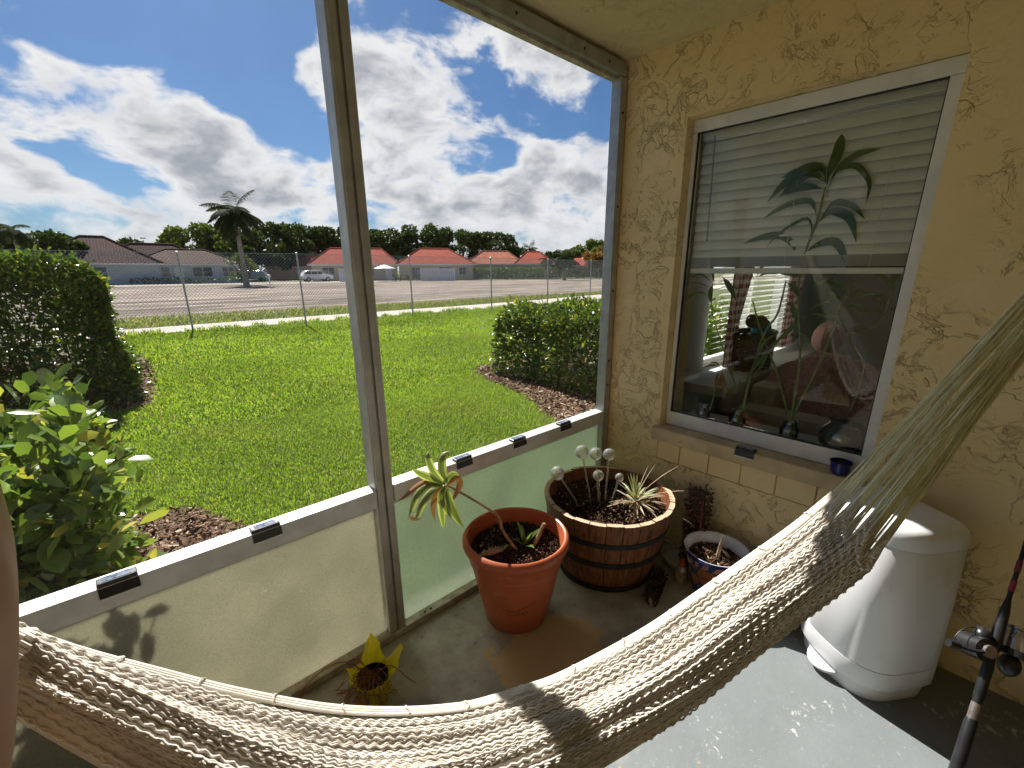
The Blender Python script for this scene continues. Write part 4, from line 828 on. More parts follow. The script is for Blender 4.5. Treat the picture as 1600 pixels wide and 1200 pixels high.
B().lathe([(0, 0), (.028, 0), (.030, .02), (.024, .05), (.017, .062), (0, .064)], 18).build('body', 'gnomebody', gn, True); B().ell((0, 0, .074), (.016, .016, .017), 14, 10).build('head', 'skin', gn, True)
B().lathe([(.019, .080), (.016, .090), (.007, .115), (0, .128)], 16).build('hat', 'hatred', gn, True); B().ell((-.010, -.008, .062), (.012, .012, .018), 10, 8).build('beard', 'trim', gn, True)
for s_ in (-1, 1): B().tube([(.02*s_*.5, -.018*s_, .052), (.0-.018, -.022*s_, .035)], [.007, .005], 7).build('arm', 'gnomebody', gn, True)
ty_ = Vector((1.98, 1.02-.12, 0)); tr_ = thing('plant_saucer', 'pale plastic saucer on the floor between barrel and wall', 'saucer', (1.985, .86, .002))
B().lathe([(0, 0), (.085, 0), (.095, .02), (.10, .035), (.096, .035), (.088, .012), (0, .008)], 32).build('dish', 'glazewhite', tr_, True)
# ------------------------------------------------------------------ foil wrapped pot
fp = Vector(onz(578, 1108, 0)); FP = (fp.x+.035, fp.y+.03)
fo = thing('foil_wrapped_pot', 'small pot in yellow foil wrap with a withered plant', 'pot', (*FP, .001))
seg = 64; vs = []; zs = [0, .03, .06, .085, .10]
flaps = ((62, 36, .105, .030), (-12, 30, .085, .050), (150, 30, .055, .02), (232, 40, .008, .012))
for j in range(seg):
    a = 2*PI*j/seg
    for k, z in enumerate(zs): r = .048+.014*z/.1+.0032*math.sin(a*9+k)+.0028*math.sin(a*19+k*2.3); vs.append((r*math.cos(a), r*math.sin(a), z))
    up_ = .008; ou_ = .008
    for (c_, w2, h_, o_) in flaps:
        dd_ = abs((math.degrees(a)-c_+180) % 360-180)
        if dd_ < w2: up_ = max(up_, h_*(1-dd_/w2)); ou_ = max(ou_, o_*(1-dd_/w2*.6))
    for k in (1, 2, 3): r = .061+ou_*k/3+(.004*math.sin(a*11+k*1.7)+.0035*math.sin(a*23+k*2.9))*k/3; vs.append((r*math.cos(a)+.002*math.sin(a*13+k), r*math.sin(a), .10+up_*k/3+.002*math.sin(a*19+k)))
m_ = 8; fs = [(j*m_+i, ((j+1) % seg)*m_+i, ((j+1) % seg)*m_+i+1, j*m_+i+1) for j in range(seg) for i in range(m_-1)]
B().add(vs, fs).build('foil_wrap', 'foil', fo, True)
B().lathe([(.040, 0.004), (.054, .100), (.051, .101), (.047, .085), (0, .085)], 28).build('inner_pot', 'blk', fo, True); B().disc(.047, .086, 20, bumpy=.006).build('soil', 'soil', fo)
wp = thing('withered_plant', 'withered red brown plant hanging out of the yellow foil pot', 'plant', (FP[0], FP[1], .088))
rb = B()
for i in range(60):
    a = random.gauss(3.5, .8); L = random.uniform(.05, .14); z1 = random.uniform(-.08, .05); p0 = Vector((random.uniform(-.02, .02), random.uniform(-.02, .02), 0)); dv = Vector((math.cos(a), math.sin(a), 0))
    rb.tube(catmull([p0, p0+dv*L*.45+Vector((0, 0, random.uniform(.02, .05))), p0+dv*L*.8+Vector((random.uniform(-.02, .02), random.uniform(-.02, .02), z1*.6)), p0+dv*L*(.9+random.random()*.2)+Vector((random.uniform(-.02, .02), random.uniform(-.02, .02), max(-.082, z1)))], 9), .0012, 4)
kind(rb.build('tangled_stems', 'dead', wp), 'stuff')
for i in range(26):
    a = random.gauss(3.4, .9); L = random.uniform(.05, .11); strap_leaf(B(), (L*math.cos(a), L*math.sin(a), random.uniform(-.05, .03)), (math.cos(a+random.uniform(-1, 1)), math.sin(a), random.uniform(-.9, .4)), random.uniform(.02, .045), .008, 1.2, 5, .8).build('dry_leaf', 'dead', wp)
for L in (([(0, 0, 0), (-.07, .07, .07), (-.18, .09, .05), (-.25, .07, -.02), (-.27, .04, -.07)]), ([(0, 0, 0), (-.02, .06, .05), (-.05, .10, .03)]), ([(0, 0, 0), (.05, -.04, .05), (.1, -.08, -.02), (.13, -.06, -.075)])):
    B().tube(catmull(L, 14), [.0022]*14, 5).build('stem', 'dead', wp, True)
# ------------------------------------------------------------------ trash can
TC = (1.885, .100); tcn = thing('step_bin', 'white plastic step bin with foot pedal against the yellow wall', 'bin', (*TC, .001), math.radians(146)); tcn.scale = (1.06, 1.06, 1.045)
def dprof(sx_, sy_, n=48, k=3.2):
    out = []
    for i in range(n):
        a = 2*PI*i/n; c, s = math.cos(a), math.sin(a); kk = 2.7 if c > 0 else 7.
        r = (abs(c)**kk+abs(s)**kk)**(-1/kk); out.append((sx_*r*c, sy_*r*s))
    return out
def loft(layers, nm, m, par, cap0=True, cap1=True):
    n = 48; vs = []; fs = []
    for (z, sx_, sy_, ox) in layers: vs += [(x+ox, y, z) for x, y in dprof(sx_, sy_)]
    for i in range(len(layers)-1): fs += [(i*n+j, i*n+(j+1) % n, (i+1)*n+(j+1) % n, (i+1)*n+j) for j in range(n)]
    if cap0: fs.append(tuple(range(n))[::-1])
    if cap1: fs.append(tuple((len(layers)-1)*n+j for j in range(n)))
    o = B().add(vs, fs).build(nm, m, par, True); return o
loft([(.0, .132, .154, 0), (.06, .136, .158, 0), (.0605, .147, .169, 0), (.064, .149, .171, 0), (.13, .1485, .1705, 0)], 'base', 'white', tcn)
loft([(.131, .1465, .1685, 0), (.1335, .1483, .1703, 0), (.36, .143, .165, 0), (.575, .135, .157, 0), (.579, .132, .154, 0)], 'body', 'white', tcn)
loft([(.581, .133, .155, 0), (.583, .136, .158, 0), (.614, .134, .156, 0), (.632, .130, .152, 0), (.648, .118, .140, -.003), (.658, .09, .112, -.010), (.662, .04, .06, -.016)], 'lid', 'white', tcn)
B().add([], []); pd = B(); pts_ = [(.12+.055*math.cos(a), .062*math.sin(a)) for a in np.linspace(-PI/2, PI/2, 17)]; pts_ = [(.10, -.062)]+pts_+[(.10, .062)]
n = len(pts_); pd.add([(x, y, .038-.25*(x-.10)+.012) for x, y in pts_]+[(x, y, .026-.25*(x-.10)+.012) for x, y in pts_], [tuple(range(n)), tuple(range(n, 2*n))[::-1]]+[(i, n+i, n+(i+1) % n, (i+1) % n) for i in range(n)]); pd.build('pedal', 'white', tcn, bevel=.003)
B().box(.1478, -.05, .10, .1500, .05, .175).build('hinge_recess', 'rubber', tcn) if False else None
bg = thing('paper_sack', 'white printed sack half hidden behind the hammock and bin', 'bag', (1.90, .42, .001), .5)
vs = []; 
for (z, sx_, sy_) in ((0, .10, .055), (.05, .11, .062), (.11, .10, .055), (.16, .09, .03), (.18, .09, .012)): vs += [(x*(1+.04*math.sin(9*x/.1+z*40)), y, z) for x, y in dprof(sx_, sy_)]
B().add(vs, [(i*48+j, i*48+(j+1) % 48, (i+1)*48+(j+1) % 48, (i+1)*48+j) for i in range(4) for j in range(48)]+[tuple(range(48))[::-1], tuple(4*48+j for j in range(48))]).build('sack', 'bag', bg, True)
def text(s_, size, m, parent, loc, rot, nm='lettering'):
    c = bpy.data.curves.new(nm, 'FONT'); c.body = s_; c.size = size; c.extrude = .0006; c.align_x = 'CENTER'
    o = bpy.data.objects.new('tmp', c); COL.objects.link(o); dg = bpy.context.evaluated_depsgraph_get(); dg.update(); me = bpy.data.meshes.new_from_object(o.evaluated_get(dg)); bpy.data.objects.remove(o)
    me.materials.clear(); q = link(nm, me, m, parent); q.location = loc; q.rotation_euler = rot; return q
text('IST', .05, 'blk', bg, (-.02, -.0655, .055), (PI/2, 0, 0))
# ------------------------------------------------------------------ fishing rods
def rod(name, A_, Bp, lab, red, reel):
    A_, Bp = Vector(A_), Vector(Bp); t = thing(name, lab, 'fishing rod', tuple(A_)); v = Bp-A_; L = v.length; ax = v.normalized(); pt = lambda s: ax*s
    B().tube([pt(.0), pt(.012), pt(.29), pt(.30)], [.013, .0165, .0145, .012], 14).build('butt_grip', 'blk', t, True)
    B().tube([pt(.30), pt(.345)], .0115, 12).build('hood_ring', 'reelmetal', t, True)
    B().tube([pt(.345), pt(.37), pt(.45), pt(.50)], [.010, .0125, .013, .009], 12).build('reel_seat', 'blk', t, True)
    B().tube([pt(.50), pt(.53), pt(.62), pt(.66)], [.013, .0145, .011, .006], 12).build('fore_grip', 'blk', t, True)
    B().tube([pt(.66), pt(L)], [.0058, .0022], 8).build('blank', 'rubber', t, True)
    for s_ in (.68, .74): B().tube([pt(s_), pt(s_+.035)], .0068, 8).build('thread_wrap', red, t, True)
    s = ax.cross(Vector((0, 0, 1))).normalized(); n = s.cross(ax)
    for s_ in (.95, 1.2, 1.4):
        if s_ < L: B().tube([pt(s_)+n*.012+(s*math.cos(a)+n*math.sin(a))*.010 for a in np.linspace(0, 2*PI, 17)], .0011, 5, cap=False).build('line_guide', 'reelmetal', t, True)
    return t, pt, ax, s, n
tip = onx(1610, 830, 2.07); base = (1.545, -.305, .0)
B1 = Vector(onz(1497, 1245, .0)); 
B1 = Vector(at(1490, 1215, 1.50)); T1 = Vector(at(1604, 845, 1.90)); B1f = B1+(B1-T1)*(B1.z/(T1.z-B1.z)) if B1.z > 0 else B1
r1, pt, ax, s, n = rod('fishing_rod', B1f, T1+(T1-B1f)*.9, 'fishing rod with black foam grip leaning on the wall, nearer the camera', 'rodred', 0)
L0 = (Vector(at(1553, 1010, 1.66))-B1f).length; RS = 1.25
# spinning reel on the right, baitcasting-style body on the left
v = Vector(RR)
rl = B(); c0 = pt(L0)
sideR = Vector(RR).normalized(); nn_ = ax.cross(sideR).normalized()
def cyl(c, axv, r, h, seg=20): 
    return B().tube([c-axv*h/2, c-axv*h*.49, c+axv*h*.49, c+axv*h/2], [r*.9, r, r, r*.9], seg)
cyl(c0+sideR*.052+ax*.012, ax, .026, .045).build('spool', 'reelmetal', r1, True)
cyl(c0+sideR*.052+ax*.038, ax, .029, .006).build('spool_lip', 'reelmetal', r1, True)
cyl(c0+sideR*.052-ax*.018, ax, .030, .014).build('rotor', 'blk', r1, True)
B().ell(c0+sideR*.048-ax*.045, (.024, .02, .026), 14, 10).build('gear_housing', 'blk', r1, True)
B().tube([c0+sideR*.008, c0+sideR*.03-ax*.01, c0+sideR*.048-ax*.035], [.006, .006, .008], 8).build('reel_foot', 'blk', r1, True)
B().tube(catmull([c0+sideR*.085-ax*.015, c0+sideR*.10+ax*.03-nn_*.02, c0+sideR*.06+ax*.062-nn_*.02, c0+sideR*.02+ax*.03-nn_*.01], 14), .0016, 6).build('bail_wire', 'reelmetal', r1, True)
c1 = c0-sideR*.042-ax*.0
cyl(c1, nn_, .026, .05).build('side_cup', 'blk', r1, True); cyl(c1-nn_*.028, nn_, .014, .012).build('drag_cap', 'reelmetal', r1, True)
B().ell(c1+ax*.03+sideR*.005, (.022, .016, .016), 12, 8).build('thumb_bar', 'blk', r1, True)
B().tube(catmull([c1-nn_*.03, c1-sideR*.035-nn_*.03+ax*.002, c1-sideR*.075-nn_*.028+ax*.014], 8), [.004]*8, 7).build('crank_handle', 'blk', r1, True)
B().tube([c1-sideR*.075-nn_*.03+ax*.014, c1-sideR*.100-nn_*.03+ax*.022], [.008, .009], 10).build('handle_knob', 'blk', r1, True)
B().tube([c1+(-sideR*math.cos(a)*.03+ax*math.sin(a)*.026)-sideR*.025+ax*.02 for a in np.linspace(-.6, 3.4, 18)], .0013, 6).build('bail_arm', 'rubber', r1, True)
REEL = {'spool', 'spool_lip', 'rotor', 'gear_housing', 'reel_foot', 'bail_wire', 'side_cup', 'drag_cap', 'thumb_bar', 'crank_handle', 'handle_knob', 'bail_arm'}
for o in r1.children:
    if o.name.split('.')[0] in REEL: o.scale = (RS,)*3; o.location = c0*(1-RS)
# second rod behind
B2 = Vector(at(1560, 1190, 1.72)); T2 = Vector(at(1640, 820, 1.97)); B2f = Vector(onx(1545, 1205, 1.80)); B2f.z = .01
r2, pt2, ax2, s2, n2 = rod('fishing_rod', B2f+Vector((.12, -.14, 0)), T2+(T2-B2f)*.7+Vector((0, -.06, 0)), 'second fishing rod behind the first, mostly hidden at the right edge', 'rodred', 0)
# ------------------------------------------------------------------ hammock
line = lambda x: .83-.545*x
def onplane(px, py):
    d = ray(px, py); k = d[1]/d[0]; x = .83/(k+.545); return EYE+d*(x/d[0])
far_px = [(-25, 958), (28, 985), (130, 1020), (250, 1051), (350, 1076), (450, 1096), (530, 1107), (610, 1110), (680, 1107), (740, 1099), (810, 1078), (880, 1053), (1000, 989), (1085, 932), (1160, 879), (1240, 822), (1310, 765)]
near_px = [(-25, 1012), (28, 1036), (125, 1084), (240, 1134), (340, 1175), (450, 1212), (535, 1232), (625, 1230), (705, 1218), (775, 1198), (855, 1168), (935, 1130), (1062, 1062), (1152, 1000), (1232, 945), (1310, 893), (1385, 835)]
rise = [.05, .05, .06, .07, .08, .085, .085, .085, .085, .085, .08, .075, .065, .06, .055, .05, .045]
FP_ = []; NP_ = []
for (fx, fy), (nx, ny), h in zip(far_px, near_px, rise):
    a = onplane(fx, fy); FP_.append(a); d = ray(nx, ny); NP_.append(EYE+d*((a[2]+h-1.47)/d[2]))
NT_ = 880
Fc = catmull(FP_, NT_); Nc = catmull(NP_, NT_)
seglen = np.linalg.norm(np.diff((Fc+Nc)/2, axis=0), axis=1); arc = np.concatenate([[0], np.cumsum(seglen)])
ua = np.linspace(0, arc[-1], NT_)
Fc = np.stack([np.interp(ua, arc, Fc[:, k]) for k in range(3)], 1); Nc = np.stack([np.interp(ua, arc, Nc[:, k]) for k in range(3)], 1); LEN = arc[-1]
TG = np.gradient((Fc+Nc)/2, axis=0); TG /= np.linalg.norm(TG, axis=1)[:, None]
AC = Nc-Fc; WID = np.linalg.norm(AC, axis=1)[:, None]; AC = AC/WID; NRM = np.cross(AC, TG); NRM /= np.linalg.norm(NRM, axis=1)[:, None]
NRM[NRM[:, 2] < 0] *= -1
s_arc = ua; TP_ = np.interp(ua/LEN, [0, .35, .6, 1], [.40, .9, .8, .35])
def surf(v):
    """position on the bunched cloth at cross parameter v in 0..1.45 (beyond 1 it folds down and under)"""
    u = s_arc; ph = u*2.1
    amp = .027
    hh = amp*(1-np.abs(np.sin(PI*(2.6*v+.1)+.45*np.sin(u*2.7)))**.8*1.)*-1.6+.012+.0032*np.sin(2*PI*6.3*v+1.5*np.sin(u*3.3+1.)+u*1.3)
    hh = hh*(1-math.exp(-(v/.12)**2))-.022*math.exp(-((v-.13)/.055)**2)+.012*v
    if v <= 1.: base = Fc+AC*(WID*v); out = base+NRM*hh[:, None]
    else:
        t = (v-1.)*1.0; R_ = .026*TP_; an = min(t/.22, 1.)*PI*.62; dn = max(0, t-.22)
        base = Fc+AC*(WID*1.)+AC*(R_*math.sin(an))[:, None]-NRM*(R_*(1-math.cos(an)))[:, None]; dirn = AC*math.cos(.62*PI)*1.-NRM*math.sin(.62*PI)
        out = base+dirn*(dn*.16*TP_)[:, None]+NRM*(hh*(1-.5*min(1, t/.2)))[:, None]
    return out
EN = {}
ham = thing('hammock', 'cream woven cotton hammock slung across the porch with green strings', 'hammock', tuple((Fc[NT_//2]+Nc[NT_//2])/2)); HO = np.array(ham.location)
def strands(vlist, rad, name, m, zig, per=.021, sides=4, sub=1, lift=0., phase0=0.):
    Vs = []; Fs = []; off = 0; EN.clear()
    per_n = max(1, int(round(LEN/NT_/per*1)))
    for q, v in enumerate(vlist):
        P = surf(v); dv = surf(v+.004)-P; dv /= np.linalg.norm(dv, axis=1)[:, None]; nr = np.cross(dv, TG); nr /= np.linalg.norm(nr, axis=1)[:, None]
        nr *= (-1 if (nr[NT_//2]*NRM[NT_//2]).sum() < 0 and v < 1.15 else 1)*1.
        ph = s_arc/per+phase0+.30*np.sin(v*4+s_arc*2.1)+.03*math.sin(q*2.3); tri = 2*np.abs(2*(ph-np.floor(ph+.5)))-1
        tri = np.clip(tri*1.3, -1, 1)
        za_ = zig*(1 if v < .95 else .65)*(1+.35*np.sin(s_arc*9+q*1.7)); P = P+dv*(za_*tri)[:, None]+nr*(lift+.0022*math.sin(q*2.4)+.0012*np.sin(s_arc*14+q*5)+.0010*np.sin(2*PI*ph+q))[:, None]
        P = P+RNG.normal(0, .00022, P.shape)
        e0 = int(10+9*math.sin(v*21)+RNG.integers(0, 9)); e1 = int(14+13*math.sin(v*17+1)+RNG.integers(0, 12)); P = P[e0:len(P)-e1]; dv = dv[e0:len(dv)-e1]; nr = nr[e0:len(nr)-e1]
        n = len(P); ring = [(dv*math.cos(a)+nr*math.sin(a))*rad for a in np.linspace(0, 2*PI, sides, endpoint=False)]
        V = np.stack([P+r_ for r_ in ring], 1).reshape(-1, 3); Vs.append(V)
        i = np.arange(n-1)[:, None]*sides; k = np.arange(sides)[None]; k2 = (k+1) % sides
        Fs.append(np.stack([i+k, i+k2, i+sides+k2, i+sides+k], 2).reshape(-1, 4)+off); off += n*sides
    return npmesh(name, np.concatenate(Vs)-HO, np.concatenate(Fs), m, ham, True)
vl = np.linspace(.085, 1.5, 100)
w_ob = kind(strands(vl, .0020, 'weave', 'rope', .0016), 'stuff'); w_ob['label'] = 'cream zigzag cotton weave, folded in long ridges'
VsB = np.stack([(surf(v)-NRM*.0068)[24:NT_-34] for v in np.linspace(.05, 1.47, 40)], 1); nB = 40
i = np.arange(NT_-59)[:, None]*nB; k = np.arange(nB-1)[None]; FB = np.stack([i+k, i+k+1, i+nB+k+1, i+nB+k], 2).reshape(-1, 4)
npmesh('inner_weave', VsB.reshape(-1, 3)-HO, FB, 'rope', ham, True)
# smooth edge cords bound together every few centimetres
b = B()
for q in range(5):
    P = surf(0.)+AC*(.0052*q)+NRM*(.004+.002*math.sin(q))-HO; b.tube(P[::8], .0034, 7)
b.build('edge_cord', 'edgecord', ham, True)
b = B()
for i in range(30, NT_, 62):
    P = surf(0.)[i]+AC[i]*.0104-HO; a_, n_, t_ = AC[i], NRM[i], TG[i]
    b = B(); b.tube([P+a_*(.0125*math.cos(a)+.0)+n_*(.0075*math.sin(a)+.004)+t_*.004*math.sin(a*2+i) for a in np.linspace(0, 2*PI, 15)], .0015, 5, cap=False); b.build('cord_binding', 'edgecord', ham, True)
# end strings: right to the wall hook, left to the screen post
HR = np.array([2.085, -.335, 1.97]); HL = np.array([-.78, 1.40, 1.66])
mR = (np.array(onplane(1600, 462)), np.array(onplane(1618, 530)))
def strings(idx, hook, mid, name, lab, n=84):
    b = B(); tuft = B()
    for q in range(n):
        v = .03+1.38*q/(n-1); dx_ = int(20+14*math.sin(v*17+1)+RNG.integers(0, 10)); P0 = surf(v)[idx-dx_ if idx > 9 else dx_]; c = (q/(n-1)); jit = RNG.normal(0, .004, 3)
        if mid is not None:
            f = (1-math.cos(c*PI))/2; M_ = mid[0]*(1-f)+mid[1]*f+jit*1.2
            pts = [P0, P0*.75+M_*.25+RNG.normal(0, .0035, 3), P0*.35+M_*.65+RNG.normal(0, .003, 3), M_, hook+jit*.5]
        else: pts = [P0, P0*.6+hook*.4+jit, hook+jit*.5]
        b.tube([Vector(p-HO) for p in pts], .0019, 5)
        d = (np.array(pts[1])-P0); d /= np.linalg.norm(d)
        tuft.tube([Vector(P0-HO-d*.012), Vector(P0-HO+d*(.01+.02*RNG.random())), Vector(P0-HO+d*(.03+.03*RNG.random()))], [.0034, .0030, .0016], 6)
    o = kind(b.build(name, 'string', ham, True), 'stuff'); o['label'] = lab
    kind(tuft.build('end_loops', 'rope', ham, True), 'stuff')
strings(NT_-1, HR, mR, 'end_strings', 'pale green end strings stretched up to the wall hook')
strings(0, HL, None, 'end_strings', 'end strings running up to the post on the left')
for h_, nm in ((HR, 'wall hook'), (HL, 'post hook')):
    t = thing('hammock_hook', 'metal hammock hook on the %s' % ('yellow wall right of the window' if nm == 'wall hook' else 'screen frame at the left'), 'hook', tuple(h_))
    B().tube([(.0+.018*math.cos(a), 0, .018*math.sin(a)+.012) for a in np.linspace(-.5, 4.6, 20)], .004, 8).build('loop', 'alugrey', t, True)
    B().tube([(0.0, 0, .03), (.012 if nm == 'wall hook' else -.0, 0 if nm == 'wall hook' else .05, .035)], .004, 8).build('shank', 'alugrey', t, True)
# ------------------------------------------------------------------ the arm at the left edge
pe = thing('person', 'bare arm of a person hanging down at the left edge beside the hammock', 'person', (0, 0, 0))
A0, A1, A2, A3, A4 = [Vector(at(*q)) for q in ((-306, 700, .34), (-166, 900, .40), (-118, 1020, .46), (-88, 1180, .50), (-78, 1330, .52))]
pe.location = tuple(A4-Vector((0, 0, .0)))
pt_ = [tuple(A0), tuple(A1), tuple(A2), tuple(A3), tuple(A4)]; rad_ = [.052, .050, .046, .040, .030]
ed = [(0, 1), (1, 2), (2, 3), (3, 4)]; down = (A4-A3).normalized(); sd = down.cross(Vector((.5, .5, 0))).normalized()
pt_.append(tuple(A4+down*.045)); rad_.append(.026); ed.append((4, 5)); palm = len(pt_)-1
for f_, (o_, L_) in enumerate(((-.030, .070), (-.010, .080), (.010, .075), (.028, .060))):
    p0 = A4+down*.075+sd*o_; p1 = p0+down*L_*.5; p2 = p1+down*L_*.45+Vector((.01, .01, 0)); i0 = len(pt_); pt_ += [tuple(p0), tuple(p1), tuple(p2)]; rad_ += [.0105, .009, .0075]; ed += [(palm, i0), (i0, i0+1), (i0+1, i0+2)]
p0 = A4+down*.03+sd*-.042; i0 = len(pt_); pt_ += [tuple(p0), tuple(p0+down*.04-sd*.012)]; rad_ += [.011, .009]; ed += [(4, i0), (i0, i0+1)]
me = bpy.data.meshes.new('arm'); me.from_pydata([Vector(p)-A4 for p in pt_], ed, []); ob = link('arm', me, 'skin', pe)
sk = ob.modifiers.new('skin', 'SKIN'); sk.use_smooth_shade = True
for v_, r_ in zip(me.skin_vertices[0].data, rad_): v_.radius = (r_, r_)
me.skin_vertices[0].data[0].use_root = True; ss = ob.modifiers.new('sub', 'SUBSURF'); ss.levels = 2; ss.render_levels = 2
# ------------------------------------------------------------------ hedges and the near bush
def hedge(x0, x1, y0, y1, h, n, lab, m, ls, round_=.18, dense_in=.25, stems=26, group=None):
    t = thing('hedge', lab, 'hedge', ((x0+x1)/2, (y0+y1)/2, GZ), 0, group); o = np.array(t.location)
    def put(n, sz, shell):
        P = RNG.random((n, 3)); face = RNG.random(n)
        ax_ = np.where(face < .30, 2, np.where(face < .65, 1, 0)); sh = np.abs(RNG.normal(0, shell, n))
        ins = np.zeros(n); hi = RNG.random(n) < np.where(ax_ == 0, x_hi, y_hi)
        dims = np.array([x1-x0, y1-y0, h])
        Q = P*dims
        for a in (0, 1, 2):
            mk = ax_ == a
            if a == 2: Q[mk, 2] = h-sh[mk]
            else: Q[mk, a] = np.where(hi[mk], dims[a]-sh[mk], sh[mk])
        Q[:, 2] = np.clip(Q[:, 2], .05, None)
        # round the edges and wave the surface
        for a in (0, 1):
            e = np.minimum(Q[:, a], dims[a]-Q[:, a]); Q[:, 2] -= np.clip(round_-e, 0, None)**2/round_*np.clip(Q[:, 2]/h, 0, 1)**4*1.2
        wv_ = .07*np.sin(Q[:, 0]*3.1+Q[:, 2]*2)+.06*np.sin(Q[:, 1]*4.3+1)+.05*np.sin(Q[:, 2]*6+Q[:, 0]*5)
        wv_ += np.where(RNG.random(n) < .05, RNG.uniform(.02, .11, n), 0)
        c = Q-dims/2*np.array([1, 1, 1.]); nr_ = c/(dims/2); nr_ = nr_*np.abs(nr_)**4+1e-3; nr_ /= np.linalg.norm(nr_, axis=1)[:, None]
        Q += nr_*wv_[:, None]; W_ = Q+np.array([x0, y0, GZ])
        d = nr_*.7+RNG.normal(0, .55, (n, 3))+np.array([0, 0, .45])
        V, F_ = leaves(W_-o, d, sz*RNG.uniform(.6, 1.25, n), sz*RNG.uniform(.42, .62, n), RNG.uniform(-1.2, 1.2, n)); return V, F_
    V, F_ = put(n, ls, .05); V2, F2 = put(int(n*.35), ls, dense_in)
    kind(npmesh('foliage', np.concatenate([V, V2]), np.concatenate([F_, F2+len(V)]), m, t), 'stuff')
    # dark inner twigs
    b = B()
    for i in range(stems):
        x = random.uniform(x0+.15, x1-.15)-o[0]; y = random.uniform(y0+.12, y1-.12)-o[1]
        for k in range(3): b.tube([(x, y, 0), (x+random.uniform(-.1, .1), y+random.uniform(-.1, .1), h*.4), (x+random.uniform(-.3, .3), y+random.uniform(-.25, .25), h*.85)], [.014, .009, .004], 5)
    kind(b.build('stems', 'stem', t), 'stuff'); return t
x_hi = .85; y_hi = .15
hedge(-2.3, .10, 7.25, 9.4, 1.66, 34000, 'tall clipped hedge at the left of the lawn', 'hedge', .065)
x_hi = .1; y_hi = .35
hedge(4.48, 6.2, 2.2, 5.15, 1.05, 15000, 'low clipped hedge on mulch right of the lawn by the wall', 'hedge', .07)
bu = thing('leafy_bush', 'near bush with broad glossy leaves outside the screen at the left', 'bush', (-.45, 2.45, GZ)); bo = np.array(bu.location)
tips = []; b = B()
for i in range(62):
    x = random.uniform(-1.05, -.10); y = random.uniform(1.85, 3.0); hgt = random.uniform(.7, 1.12)*(1-.25*max(0, (x+.2)/.25)) ; hgt = min(hgt, 1.08)
    p0 = np.array([x*.75-.12, 2.45+(y-2.45)*.5, GZ]); p3 = np.array([x+random.uniform(-.05, .05), y, GZ+hgt]); p1 = p0*.6+p3*.4+RNG.normal(0, .05, 3); p2 = p0*.3+p3*.7+RNG.normal(0, .05, 3)
    C_ = catmull([p0, p1, p2, p3], 12); b.tube([Vector(p-bo) for p in C_], list(np.linspace(.011, .0035, 12)), 6); tips += [(C_[k], C_[min(k+1, 11)]-C_[k-1], k/11) for k in range(4, 12) for _ in range(2)]
    for k in (5, 7, 9):
        e = C_[k]+RNG.normal(0, .10, 3)+np.array([0, 0, .08]); b.tube([Vector(C_[k]-bo), Vector((C_[k]+e)/2-bo), Vector(e-bo)], [.004, .003, .002], 5); tips += [(e, e-C_[k], .95), (e*.6+C_[k]*.4, e-C_[k], .8), (e, e-C_[k], .9)]
kind(b.build('branches', 'stem', bu, True), 'stuff')
n = 9500; idx = RNG.integers(0, len(tips), n); P = np.array([tips[i][0] for i in idx])+RNG.normal(0, .035, (n, 3)); D_ = np.array([tips[i][1]/np.linalg.norm(tips[i][1]) for i in idx])*.6+RNG.normal(0, .6, (n, 3))+np.array([0, 0, .25])
P[:, 1] = np.clip(P[:, 1], 1.72, None); P[:, 2] = np.clip(P[:, 2], GZ+.05, 1.12)
V, F_ = leaves(P-bo, D_, RNG.uniform(.05, .10, n), RNG.uniform(.030, .050, n), RNG.uniform(-1.4, 1.4, n), fold=.18); kind(npmesh('foliage', V, F_, 'bushleaf', bu, True), 'stuff')
V1 = []
for i in range(9):
    t = i/8; w_ = .030*(math.sin(PI*t**1.25)**.75 if 0 < t < 1 else 0); zc = .012*math.sin(t*2.2)-.010*t*t
    V1 += [(.105*t, w_, zc+.22*w_), (.105*t, w_*.5, zc+.06*w_), (.105*t, 0, zc-.001), (.105*t, -w_*.5, zc+.06*w_), (.105*t, -w_, zc+.22*w_)]
F1 = [(5*i+k, 5*i+k+1, 5*i+k+6, 5*i+k+5) for i in range(8) for k in range(4)]
lm = [bpy.data.meshes.new('leaf') for _ in range(3)]
MT['bigleaf_a'] = mat('broad_leaf_green', (.075, .14, .03), (.12, .18, .04), 30, .24, spec=.6); MT['bigleaf_b'] = mat('broad_leaf_pale', (.20, .26, .09), (.26, .30, .12), 30, .3, spec=.6); MT['bigleaf_c'] = mat('broad_leaf_yellow', (.46, .38, .04), (.34, .33, .05), 20, .35, spec=.5)
for k_, mm in enumerate(('bigleaf_a', 'bigleaf_b', 'bigleaf_c')):
    lm[k_].from_pydata([tuple(p) for p in V1], [], [tuple(int(z) for z in q) for q in F1]); lm[k_].materials.append(MT[mm]); lm[k_].polygons.foreach_set('use_smooth', [True]*len(lm[k_].polygons))
tp_s = [t_ for t_ in tips if t_[0][0] > -.75 and (t_[0][2] > .35)]
for i in range(280):
    p, d, _ = random.choice(tp_s); o = bpy.data.objects.new('leaf', lm[0 if random.random() < .66 else (1 if random.random() < .92 else 2)]); COL.objects.link(o); o.parent = bu
    q = Vector(p)-Vector(bo)+Vector(RNG.normal(0, .03, 3)); q.y = max(q.y, 1.75-bo[1]); o.location = q
    dv = Vector(d).normalized()*.5+Vector(RNG.normal(0, .6, 3))+Vector((0, -.1, .25)); o.rotation_euler = dv.to_track_quat('X', 'Z').to_euler(); s_ = random.uniform(.7, 1.3); o.scale = (s_, s_, s_)
